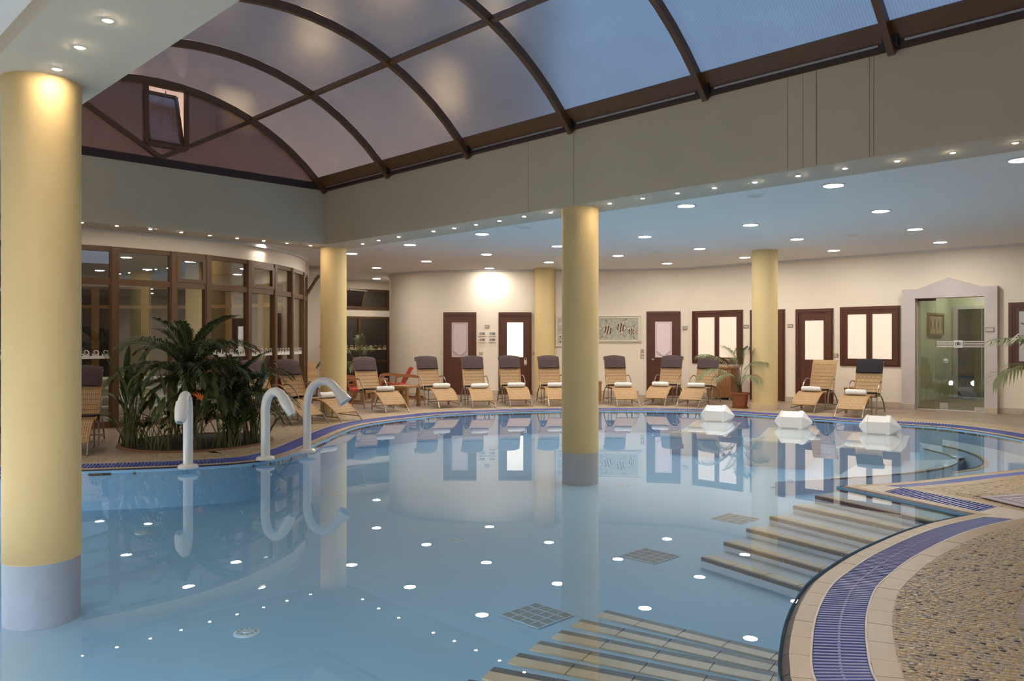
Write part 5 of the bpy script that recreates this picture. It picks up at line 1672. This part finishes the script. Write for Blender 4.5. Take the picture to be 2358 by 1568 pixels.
def paddle_mesh(h, bl, bw, lean, bend, seed):
    """one bird-of-paradise leaf: stalk and folded paddle blade"""
    rnd = random.Random(seed)
    st_ = spline([(0, 0, 0), (lean * 0.25 * h, 0, h * 0.5), (lean * h * 0.8, 0, h)], 5)
    mb = MB(); mb.cur = 0
    mb.tube(st_, [0.014 - 0.008 * i / (len(st_) - 1) for i in range(len(st_))], 5)
    d = (st_[-1] - st_[-2]).normalized()
    b0 = st_[-1]
    mb.cur = 1
    n = 8; vs = []; fs = []
    pos = b0.copy()
    side = Vector((0, 1, 0))
    ang = 0
    for i in range(n + 1):
        q = i / n
        w = bw * (math.sin(PI * min(1, 0.06 + q * 0.92)) ** 0.7) * (1 - 0.25 * q)
        if i == n: w = 0.004
        nrm = d.cross(side)
        vs += [pos - side * w + nrm * (0.25 * w), pos, pos + side * w + nrm * (0.25 * w)]
        rot = Matrix.Rotation(bend / n, 3, 'Y'); d = (rot @ d).normalized()
        pos = pos + d * (bl / n)
    for i in range(n):
        for k in range(2): fs.append((i * 3 + k, i * 3 + k + 1, (i + 1) * 3 + k + 1, (i + 1) * 3 + k))
    mb.add(vs, fs)
    return mb.mesh('leaf', [M['stalk'], M['strel']], True)
PAD = [paddle_mesh(h, bl, bw, ln, bd, k) for k, (h, bl, bw, ln, bd) in enumerate([(0.85, 0.40, 0.055, 0.22, 0.35), (0.65, 0.36, 0.06, 0.35, 0.5), (1.0, 0.44, 0.05, 0.12, 0.25), (0.5, 0.32, 0.058, 0.5, 0.7), (0.75, 0.30, 0.062, 0.28, 0.9), (0.38, 0.28, 0.055, 0.65, 0.8)])]
def strelitzia(x, y, n, sc, label, seed, bloom=0):
    rnd = random.Random(seed)
    t = thing('bird_of_paradise', label, 'plant', (x, y, 0.006), 0, 'bird of paradise clumps in the planting bed')
    for k in range(n):
        v_ = rnd.choice([0, 1, 1, 2, 3, 4, 5, 0])
        o = link('leaf', PAD[v_], t, (rnd.uniform(-0.13, 0.13), rnd.uniform(-0.13, 0.13), 0), rnd.uniform(0, 2 * PI))
        s_ = sc * rnd.uniform(0.82, 1.12); o.scale = (s_, s_, s_)
    for k in range(n // 2):
        o = link('leaf', PAD[rnd.choice((5, 3, 5))], t, (rnd.uniform(-0.2, 0.2), rnd.uniform(-0.2, 0.2), 0), rnd.uniform(0, 2 * PI))
        s_ = rnd.uniform(0.6, 0.9); o.scale = (s_, s_, s_ * 0.9)
    for k in range(bloom):
        a = rnd.uniform(-0.6, 0.2)
        mb = MB(); mb.tube(spline([(0, 0, 0), (0.05, 0, 0.4), (0.12, 0, 0.62)], 4), 0.007, 5); fl = mb.build('flower_stalk', M['stalk'], t); fl.rotation_euler = (0, 0, a)
        mb = MB()
        for j in range(5):
            mb.tube([(0.13, 0, 0.62), (0.15 - 0.03 * j, 0.015 * (j - 2), 0.68), (0.16 - 0.07 * j, 0.03 * (j - 2), 0.76 - 0.015 * abs(j - 2))], [0.008, 0.011, 0.001], 5)
        mb.build('petals', M['bloom'], fl)
        MB().tube([(0.10, 0, 0.615), (0.2, 0, 0.645), (0.32, 0, 0.66)], [0.012, 0.016, 0.002], 6).build('spathe', M['strel'], fl)
    return t
bed = [(-0.80, -0.25, 17, 1.0, 'bird of paradise clump at the left end of the planter', 0), (-0.52, -0.66, 12, 0.74, 'bird of paradise clump at the front left of the planter', 0), (-0.12, -0.84, 11, 0.66, 'bird of paradise clump directly behind the left shower spout', 0),
       (0.26, -0.76, 12, 0.66, 'bird of paradise clump with orange bloom at the front of the planter', 1), (0.62, -0.52, 14, 0.76, 'bird of paradise clump at the front right of the planter', 0), (0.82, -0.05, 16, 0.84, 'bird of paradise clump at the right end of the planter', 0),
       (-0.50, 0.55, 9, 0.95, 'bird of paradise clump at the back left of the planter', 0), (0.40, 0.65, 8, 0.85, 'bird of paradise clump at the back right of the planter', 0)]
for k, (x, y, n_, sc, lb, bl) in enumerate(bed):
    strelitzia(pc.x + x, pc.y + y, n_, sc, lb, 40 + k, bl)

def frond_mesh(L, up, droop, nl, ll, mt, petiole=0.15, seed=0, vfold=0.5, rw=0.012, lw=0.011, fwd=0.6, hang=0.35):
    """arching feather leaf along +x with paired leaflets"""
    rnd = random.Random(seed)
    mb = MB(); mb.cur = 0
    n = 16; path = []; pos = Vector((0, 0, 0)); a = up
    for i in range(n + 1):
        path.append(pos.copy())
        pos = pos + Vector((math.cos(a), 0, math.sin(a))) * (L / n)
        a -= droop / n * (0.5 + 1.0 * i / n)
    mb.tube(path, [rw * (1 - 0.85 * i / n) for i in range(n + 1)], 4, caps=False)
    mb.cur = 1
    for k in range(nl):
        q = petiole + (1 - petiole) * (k + 0.5) / nl
        f = q * n; i = min(int(f), n - 1)
        p = path[i].lerp(path[i + 1], f - i)
        d = (path[i + 1] - path[i]).normalized()
        up_ = Vector((-d.z, 0, d.x))
        qq = (q - petiole) / (1 - petiole)
        l_ = ll * (0.45 + 0.55 * math.sin(PI * min(0.97, 0.12 + qq * 0.86))) * rnd.uniform(0.88, 1.08)
        for sg in (-1, 1):
            dr = (Vector((0, sg, 0)) * (1 - 0.35 * qq) + d * (fwd + 0.5 * qq) + up_ * vfold * rnd.uniform(0.5, 1.1)).normalized()
            w = lw
            s1 = dr.cross(Vector((0, 0, 1)))
            s1 = s1.normalized() if s1.length > 0.1 else Vector((0, 1, 0))
            mid = p + dr * (l_ * 0.55) + Vector((0, 0, -0.08 * hang * l_))
            tip = p + dr * l_ + Vector((0, 0, -hang * l_))
            mb.add([p, mid - s1 * w, mid + s1 * w + Vector((0, 0, 0.003)), tip], [(0, 1, 2), (1, 3, 2)])
    return mb.mesh('frond', [M['stalk'], mt], False)
PHX = [frond_mesh(1.05, R(62), R(105), 44, 0.27, M['frond'], 0.12, 1), frond_mesh(0.95, R(35), R(95), 42, 0.26, M['frond'], 0.12, 2), frond_mesh(0.9, R(80), R(70), 38, 0.23, M['frond'], 0.12, 3, fwd=1.2), frond_mesh(0.85, R(8), R(70), 38, 0.25, M['frond'], 0.12, 4)]
def feather_palm(x, y, th, sc, nf, label, seed):
    rnd = random.Random(seed)
    t = thing('feather_palm', label, 'palm', (x, y, 0.006), 0, 'feather palms in the planting bed')
    prof = []
    for k in range(15):
        prof.append((0.085 + (0.014 if k % 2 else 0), th * k / 14))
    MB().lathe(prof, 12).build('trunk', M['trunk'], t)
    for k in range(nf):
        q = k / nf
        v_ = 2 if q < 0.22 else 0 if q < 0.5 else 1 if q < 0.8 else 3
        o = link('frond', PHX[v_], t, (0, 0, th - 0.04 - 0.08 * q), k * 2.399 + rnd.uniform(-0.2, 0.2))
        s_ = sc * rnd.uniform(0.85, 1.1); o.scale = (s_, s_, s_)
    return t
feather_palm(pc.x - 0.12, pc.y + 0.0, 0.96, 1.12, 46, 'tallest feather palm in the middle of the planter', 1)
feather_palm(pc.x + 0.50, pc.y - 0.02, 0.60, 0.92, 36, 'lower feather palm on the right side of the planter', 2)
KEN = [frond_mesh(1.25, R(78), R(100), 22, 0.34, M['frond2'], 0.45, 11, vfold=0.1, rw=0.010, lw=0.014, fwd=0.55, hang=0.45), frond_mesh(1.15, R(62), R(120), 20, 0.33, M['frond2'], 0.42, 12, vfold=0.1, rw=0.010, lw=0.014, fwd=0.55, hang=0.5), frond_mesh(1.0, R(85), R(60), 20, 0.30, M['frond2'], 0.45, 13, vfold=0.2, rw=0.009, lw=0.013, fwd=0.8, hang=0.3)]
def pot(t, r_, h):
    MB().lathe([(r_ * 0.72, 0.02), (r_ * 0.90, h * 0.86), (r_, h * 0.87), (r_, h), (r_ * 0.9, h), (r_ * 0.88, h * 0.93)], 28).build('pot', M['terra'], t, True)
    MB().lathe([(r_ * 0.80, 0.0), (r_ * 0.88, 0.03), (r_ * 0.84, 0.032), (r_ * 0.76, 0.012)], 28).build('saucer', M['terra'], t, True)
    MB().lathe([(r_ * 0.885, h * 0.90), (r_ * 0.3, h * 0.915)], 24).build('soil', M['soil'], t)
def kentia(x, y, label, angs, sc, potr=0.2, poth=0.33, seed=1):
    rnd = random.Random(seed)
    t = thing('potted_palm', label, 'potted palm', (x, y, 0.0), 0, 'potted kentia palms')
    pot(t, potr, poth)
    MB().lathe([(0.05, poth * 0.9), (0.035, poth + 0.16)], 10).build('stem', M['trunk'], t)
    for k, (a, v_, s0) in enumerate(angs):
        o = link('frond', KEN[v_], t, (0.012 * math.cos(a), 0.012 * math.sin(a), poth + 0.05), a)
        s_ = sc * s0; o.scale = (s_, s_, s_)
    return t
pp = P(1706, 940, 0)
kentia(pp.x, pp.y + 0.08, 'kentia palm in terracotta pot beside the right column', [(R(195), 1, 1.0), (R(170), 0, 0.98), (R(285), 1, 0.75), (R(95), 0, 0.85), (R(120), 2, 1.05), (R(275), 2, 1.05), (R(250), 2, 1.0), (R(215), 1, 0.8), (R(300), 0, 0.8)], 1.0)
kentia(-4.25, 22.35, 'kentia palm in the back-left alcove by the tall window', [(R(185), 1, 0.95), (R(215), 0, 1.0), (R(290), 0, 0.9), (R(262), 1, 0.8), (R(100), 2, 1.1), (R(270), 2, 1.15), (R(160), 0, 1.05), (R(70), 0, 0.9)], 1.28, seed=3)
kentia(8.75, 12.35, 'kentia palm whose fronds enter at the right edge', [(R(188), 1, 1.12), (R(172), 0, 1.05), (R(205), 0, 1.1), (R(150), 2, 1.1), (R(300), 0, 1.1), (R(20), 1, 1.1), (R(80), 0, 1.1), (R(240), 2, 1.1)], 1.35, seed=5)

# red armchairs, side tables, wicker chair, baskets --------------------------------------
def red_chair(x, y, rz, label):
    """faces -y"""
    t = thing('armchair', label, 'armchair', (x, y, 0), rz, 'red bentwood armchairs')
    shell = [(-0.30, 0.37), (-0.26, 0.385), (-0.05, 0.345), (0.14, 0.31), (0.22, 0.33), (0.29, 0.45), (0.36, 0.60), (0.41, 0.70), (0.45, 0.745)]
    MB().sheet([Vector(p) for p in shell], -0.24, 0.24, 0.035, nx=4).build('red_shell', M['red'], t, True)
    for sx in (-1, 1):
        x_ = sx * 0.285
        path = spline([(x_, 0.35, 0.50), (x_, 0.12, 0.545), (x_, -0.12, 0.565), (x_, -0.26, 0.55), (x_, -0.315, 0.49), (x_, -0.32, 0.30), (x_, -0.315, 0.10), (x_, -0.28, 0.035), (x_, -0.15, 0.02), (x_, 0.2, 0.02), (x_, 0.40, 0.02)], 4)
        MB().sweep(path, 0.045, 0.024, up=(1, 0, 0), ups=[(0.001 * 0 + 1, 0, 0)] * len(path)).build('bent_frame', M['bent'], t)
        MB().bar((x_, 0.30, 0.50), (x_, 0.16, 0.032), 0.03, 0.022, up=(1, 0, 0)).build('rear_strut', M['bent'], t)
    for y_, z_ in ((-0.24, 0.345), (0.17, 0.285), (0.36, 0.032), (-0.05, 0.032)):
        MB().bar((-0.285, y_, z_), (0.285, y_, z_), 0.035, 0.022).build('cross_rail', M['bent'], t)
    return t
red_chair(-3.0, 20.2, R(-75), 'red bentwood armchair farther from the viewer by the curved wall')
red_chair(-2.52, 19.55, R(-82), 'red bentwood armchair nearer to the loungers, turned left')
red_chair(-3.55, 18.2, R(120), 'red bentwood armchair hidden behind the lounger at the corner column')
red_chair(-4.05, 18.95, R(95), 'red bentwood armchair mostly hidden by the corner column')
def side_table(x, y, rz, label, w=0.52, d=0.48, h=0.45):
    t = thing('side_table', label, 'table', (x, y, 0), rz, 'wooden side tables')
    for k in range(3):
        MB().bbox(-w / 2 + w * k / 3 + 0.001, -w / 2 + w * (k + 1) / 3 - 0.001, -d / 2, d / 2, h - 0.05, h, 0.004).build('top_board', M['oak'], t)
    for sx in (-1, 1):
        for sy in (-1, 1):
            cx_, cy_ = sx * (w / 2 - 0.035), sy * (d / 2 - 0.035)
            MB().box(cx_ - 0.032, cx_ + 0.032, cy_ - 0.032, cy_ + 0.032, 0, h - 0.05).build('leg', M['oak'], t)
    MB().box(-w / 2 + 0.07, w / 2 - 0.07, -d / 2 + 0.02, -d / 2 + 0.045, h - 0.10, h - 0.05).build('apron', M['oak'], t)
    return t
side_table(-2.33, 17.25, R(-30), 'square wooden side table beside the footstool right of the corner column')
side_table(-3.35, 19.4, R(-15), 'wooden side table among the red armchairs', h=0.50)
t = thing('wicker_chair', 'wicker dining chair with wooden legs left of the corner column', 'chair', (-4.70, 19.6, 0), R(70))
MB().sheet([Vector(p) for p in [(-0.22, 0.43), (0.0, 0.44), (0.18, 0.43), (0.23, 0.47), (0.27, 0.65), (0.31, 0.90)]], -0.23, 0.23, 0.03, nx=4).build('wicker_shell', M['rattan'], t, True)
for sx in (-1, 1):
    MB().tube(spline([(sx * 0.2, -0.1, 0.42), (sx * 0.21, -0.2, 0.36), (sx * 0.23, -0.24, 0.01)], 4), 0.016, 8).build('front_leg', M['bent'], t, True)
    MB().tube(spline([(sx * 0.2, 0.1, 0.42), (sx * 0.21, 0.2, 0.36), (sx * 0.23, 0.28, 0.01)], 4), 0.016, 8).build('rear_leg', M['bent'], t, True)
def basket(x, y, rz, label, w=0.46, d=0.40, h=0.62):
    t = thing('laundry_basket', label, 'basket', (x, y, 0), rz, 'wicker laundry baskets')
    MB().bbox(-w / 2, w / 2, -d / 2, d / 2, 0.06, h - 0.05, 0.01).build('body', M['wicker'], t)
    MB().bbox(-w / 2 - 0.012, w / 2 + 0.012, -d / 2 - 0.012, d / 2 + 0.012, h - 0.05, h, 0.012).build('lid', M['wicker'], t)
    for sx in (-1, 1):
        for sy in (-1, 1):
            mb = MB(); mb.M = Matrix.Translation((sx * (w / 2 - 0.05), sy * (d / 2 - 0.05), 0.03)) @ Matrix.Rotation(R(90), 4, 'Y'); mb.lathe([(0.028, -0.012), (0.03, 0), (0.028, 0.012)], 14); mb.build('castor', M['trimw'], t, True)
            MB().box(sx * (w / 2 - 0.05) - 0.008, sx * (w / 2 - 0.05) + 0.008, sy * (d / 2 - 0.05) - 0.008, sy * (d / 2 - 0.05) + 0.008, 0.05, 0.07).build('castor_stem', M['alu'], t)
    return t
pq = P(1668, 920, 0)
basket(pq.x, pq.y + 0.15, R(-40), 'tall wicker laundry basket on castors behind the potted palm', w=0.62, d=0.45, h=0.80)
pq = P(1368, 929, 0)
basket(pq.x - 0.02, pq.y + 0.1, R(0), 'wicker basket peeping out behind the middle column', w=0.36, d=0.36, h=0.50)
pq = P(1990, 940, 0)
basket(pq.x, pq.y + 0.35, R(-44), 'small wicker basket behind the dark-headed lounger', w=0.40, d=0.34, h=0.42)

# wall fittings -----------------------------------------------------------------------------
def wallthing(name, label, cat, line, px, py, group=None):
    p = ray_line(px, *line); d = (line[1] - line[0]).normalized()
    t = thing(name, label, cat, (p.x, p.y, zat(py, p.y)), math.atan2(d.y, d.x), group)
    return t
def sign(line, px, py, label, w=0.125, h=0.075, off=0.0, lines=2):
    t = wallthing('wall_sign', label, 'sign', line, px, py, 'small framed room signs')
    mb = MB(); mb.box(-w / 2, w / 2, -off - 0.014, -off, -h / 2, -h / 2 + 0.012); mb.box(-w / 2, w / 2, -off - 0.014, -off, h / 2 - 0.012, h / 2); mb.box(-w / 2, -w / 2 + 0.012, -off - 0.014, -off, -h / 2, h / 2); mb.box(w / 2 - 0.012, w / 2, -off - 0.014, -off, -h / 2, h / 2)
    mb.build('frame', M['alu'] if False else M['steel'], t)
    MB().box(-w / 2 + 0.01, w / 2 - 0.01, -off - 0.008, -off, -h / 2 + 0.01, h / 2 - 0.01).build('card', M['paper'], t)
    mb = MB()
    for k in range(lines):
        z = 0.012 - 0.022 * k
        for j in range(4): mb.box(-w * 0.3 + j * w * 0.16, -w * 0.3 + j * w * 0.16 + w * 0.12, -off - 0.009, -off - 0.008, z - 0.003, z + 0.003)
    mb.build('small_print', M['etch'], t)
sign(WB, 1121.5, 752, 'small framed sign above the four control panels')
sign((WD[0] - Vector((0.012, 0.055, 0)), WD[1] - Vector((0.012, 0.055, 0))), 1577, 754.5, 'small framed sign right of the third mahogany door')
sign(WR, 1718.5, 752, 'small framed sign left of the right column')
sign(WR, 1820, 750, 'small framed sign right of the right column')
sign(WR, 2284, 759, 'small framed sign on the lilac entrance surround', w=0.145, h=0.085, off=0.14)
for px, py, lb in ((1110.5, 769, 'upper left control panel between the first two doors'), (1134, 769, 'upper right control panel between the first two doors'), (1110.5, 783, 'lower left control panel between the first two doors'), (1134, 783, 'lower right control panel between the first two doors')):
    t = wallthing('control_panel', lb, 'control panel', WB, px, py, 'control panels on the back wall')
    MB().bbox(-0.088, 0.088, -0.03, 0, -0.06, 0.058, 0.004).build('case', M['plate'], t)
    mb = MB(); mb.box(-0.065, 0.065, -0.032, -0.03, -0.022, 0.042); mb.build('screen', M['alu'], t)
    mb = MB()
    for bx in (-0.055, 0.015, 0.035, 0.055):
        for bz in (-0.012, 0.008): mb.box(bx - 0.007, bx + 0.007, -0.035, -0.032, bz - 0.006, bz + 0.006)
    mb.box(0.02, 0.06, -0.035, -0.032, 0.026, 0.036)
    mb.build('buttons', M['ink'], t)
def switch(line, px, py, label, n=1, kind='socket'):
    t = wallthing('wall_switch', label, 'switch', line, px, py, 'brass switches and sockets')
    h = 0.08 * n
    MB().bbox(-0.04, 0.04, -0.012, 0, -h / 2, h / 2, 0.004).build('plate', M['brass'], t)
    for k in range(n):
        z = h / 2 - 0.04 - 0.08 * k
        MB().box(-0.028, 0.028, -0.015, -0.012, z - 0.03, z + 0.03).build('rocker', M['creamframe'], t)
    mb = MB(); mb.M = Matrix.Translation((0, -0.015, h / 2 - 0.04)) @ Matrix.Rotation(R(90), 4, 'X'); mb.lathe([(0.013, 0), (0.013, 0.003), (0.009, 0.004)], 12); mb.build('socket_hole', M['ink'], t)
switch(WB, 1107.5, 814, 'brass wall socket between the first two doors')
switch(WB, 1230, 814, 'brass wall socket right of the second door')
switch(WF, 1479, 814.5, 'brass triple switch left of the third door', 3)
switch(WR, 1926, 818, 'brass double switch right of the fifth door', 1)
# fish picture
a, b = ray_line(1372, *WF), ray_line(1477, *WF)
a = ray_line(1345, *WB) if a.x < WF[0].x - 0.3 else a
t = thing('framed_picture', 'wide picture of three striped angelfish in a cream frame', 'picture', ((a + b) / 2).to_tuple()[:2] + (zat(757.5, b.y),), math.atan2((b - a).y, (b - a).x))
w, h = (b - a).length, (788 - 727) / F * b.y
mb = MB()
for o, d_, ww in ((0, 0.045, 0.03), (0.03, 0.03, 0.055)):
    mb.box(-w / 2 + o, -w / 2 + o + ww, -d_, 0, -h / 2 + o, h / 2 - o); mb.box(w / 2 - o - ww, w / 2 - o, -d_, 0, -h / 2 + o, h / 2 - o)
    mb.box(-w / 2 + o + ww, w / 2 - o - ww, -d_, 0, h / 2 - o - ww * 0.6, h / 2 - o); mb.box(-w / 2 + o + ww, w / 2 - o - ww, -d_, 0, -h / 2 + o, -h / 2 + o + ww * 0.6)
mb.build('frame', M['creamframe'], t)
MB().box(-w / 2 + 0.04, w / 2 - 0.04, -0.015, 0, -h / 2 + 0.04, h / 2 - 0.04).build('canvas', M['canvas'], t)
def fish(cx_, cz_, s, fl, rot):
    def T(x, z):
        x, z = x * s * fl, z * s
        return (cx_ + x * math.cos(rot) - z * math.sin(rot), cz_ + x * math.sin(rot) + z * math.cos(rot))
    y = -0.0155
    def poly(pts, m_, yy, nm):
        q = [T(*p) for p in pts]
        if sum(q[i][0] * q[(i + 1) % len(q)][1] - q[(i + 1) % len(q)][0] * q[i][1] for i in range(len(q))) < 0: q = q[::-1]
        MB().prism_y(q, yy - 0.0006, yy).build(nm, m_, t)
    body = [(-0.5, 0), (-0.3, 0.27), (0, 0.38), (0.28, 0.22), (0.5, 0.05), (0.5, -0.05), (0.28, -0.25), (0, -0.40), (-0.3, -0.28)]
    poly(body, M['fishpale'], y, 'fish_body')
    poly([(-0.05, 0.36), (0.05, 0.62), (0.42, 0.95), (0.2, 0.62), (0.25, 0.25)], M['fishpale'], y, 'fin'); poly([(-0.05, -0.38), (0.1, -0.6), (0.5, -0.85), (0.28, -0.55), (0.26, -0.25)], M['fishpale'], y, 'fin')
    poly([(0.5, 0.03), (0.95, 0.25), (0.9, 0), (0.95, -0.25), (0.5, -0.03)], M['fishpale'], y, 'tail')
    for x, hh in ((-0.28, 0.26), (-0.02, 0.38), (0.2, 0.27)):
        poly([(x - 0.06, hh), (x + 0.06, hh * 1.0), (x + 0.03, 0), (x + 0.06, -hh), (x - 0.045, -hh), (x - 0.075, 0)], M['sepia'], y - 0.0008, 'stripe')
    mb = MB()
    for pts in (body + body[:1], [(-0.05, 0.36), (0.03, 0.62), (0.42, 0.95)], [(0.25, 0.25), (0.2, 0.62), (0.42, 0.95)], [(-0.05, -0.38), (0.1, -0.6), (0.5, -0.85)], [(0.26, -0.25), (0.28, -0.55), (0.5, -0.85)], [(0.5, 0.05), (0.95, 0.25)], [(0.5, -0.05), (0.95, -0.25)]):
        mb.tube([(*T(*p)[:1], y - 0.001, T(*p)[1]) for p in pts], 0.004, 4)
    mb.build('ink_outline', M['sepia'], t)
fs_ = h * 0.40
fish(-0.24 * w, -0.04 * h, fs_ * 1.0, -1, R(-12)); fish(0.06 * w, 0.06 * h, fs_ * 1.0, 1, R(-10)); fish(0.285 * w, -0.10 * h, fs_ * 0.72, 1, R(-5))
# notice board
t = wallthing('notice_board', 'cream framed notice board left of the middle column', 'notice board', WB, 1300, 762)
mb = MB(); w, h = 0.48, 0.82
mb.box(-w / 2, -w / 2 + 0.07, -0.04, 0, -h / 2, h / 2); mb.box(w / 2 - 0.07, w / 2, -0.04, 0, -h / 2, h / 2); mb.box(-w / 2 + .07, w / 2 - .07, -0.04, 0, h / 2 - 0.08, h / 2); mb.box(-w / 2 + .07, w / 2 - .07, -0.04, 0, -h / 2, -h / 2 + 0.08)
mb.build('frame', M['creamframe'], t)
MB().box(-w / 2 + .07, w / 2 - .07, -0.012, 0, -h / 2 + 0.08, h / 2 - 0.08).build('backing', M['etch'], t)
for k, (z0, z1) in enumerate(((0.13, 0.32), (0.03, 0.115), (-0.19, 0.015), (-0.325, -0.205))):
    pg = MB().box(-w / 2 + .078, w / 2 - .078, -0.014, -0.012, z0, z1).build('sheet', M['paper'], t)
    mb = MB()
    for j in range(5):
        z = z1 - 0.02 - 0.016 * j
        if z > z0 + 0.01: mb.box(-w / 2 + .09, -w / 2 + .09 + 0.06 + 0.01 * (j % 3), -0.0148, -0.014, z - 0.002, z + 0.002)
    if k > 1: mb.box(-w / 2 + 0.11, -w / 2 + 0.145, -0.0148, -0.014, z0 + 0.02, z0 + 0.055)
    mb.build('print', M['ink'], pg)
# corridor picture
p = LW(-0.6, 3.15)
t = thing('framed_picture', 'gilt framed tan picture on the green corridor wall', 'picture', (p.x, p.y, 1.81), math.atan2(wr_n.y, wr_n.x))
mb = MB(); w, h = 1.15, 0.54
mb.box(-w / 2, -w / 2 + 0.05, -0.05, 0, -h / 2, h / 2); mb.box(w / 2 - 0.05, w / 2, -0.05, 0, -h / 2, h / 2); mb.box(-w / 2 + .05, w / 2 - .05, -0.05, 0, h / 2 - 0.05, h / 2); mb.box(-w / 2 + .05, w / 2 - .05, -0.05, 0, -h / 2, -h / 2 + 0.05); mb.build('frame', M['goldframe'], t)
MB().box(-w / 2 + .05, w / 2 - .05, -0.02, 0, -h / 2 + .05, h / 2 - .05).build('canvas', M['canvas2'], t)
mb = MB()
for k in range(7):
    x = -0.42 + 0.14 * k
    mb.tube([(x, -0.022, -0.2 + 0.03 * (k % 3)), (x + 0.05 * (-1) ** k, -0.022, 0.0), (x + 0.02, -0.022, 0.18 - 0.03 * (k % 2))], [0.006, 0.022, 0.004], 6, sq=0.2)
mb.build('brush_strokes', M['sepia'], t)
# bath mat on the pebbles
t = thing('bath_mat', 'lilac patterned cotton mat lying on the pebble deck', 'mat', (4.2, 7.17, 0.012), math.atan2(-0.72, 0.18))
mw, ml = 0.74, 0.98
mb = MB(); mb.bbox(0, mw, 0.0, ml, 0.0, 0.010, 0.004); mb.build('cotton_body', M['mat_lilac'], t)
mb = MB()
for o in (0.07, 0.10, 0.17):
    mb.box(o, mw - o, o, o + 0.008, 0.010, 0.012); mb.box(o, mw - o, ml - o - 0.008, ml - o, 0.010, 0.012); mb.box(o, o + 0.008, o, ml - o, 0.010, 0.012); mb.box(mw - o - 0.008, mw - o, o, ml - o, 0.010, 0.012)
for k in range(5): mb.box(0.2, mw - 0.2, 0.25 + 0.11 * k, 0.262 + 0.11 * k, 0.010, 0.0118)
mb.build('woven_border', M['mat_dark'], t)
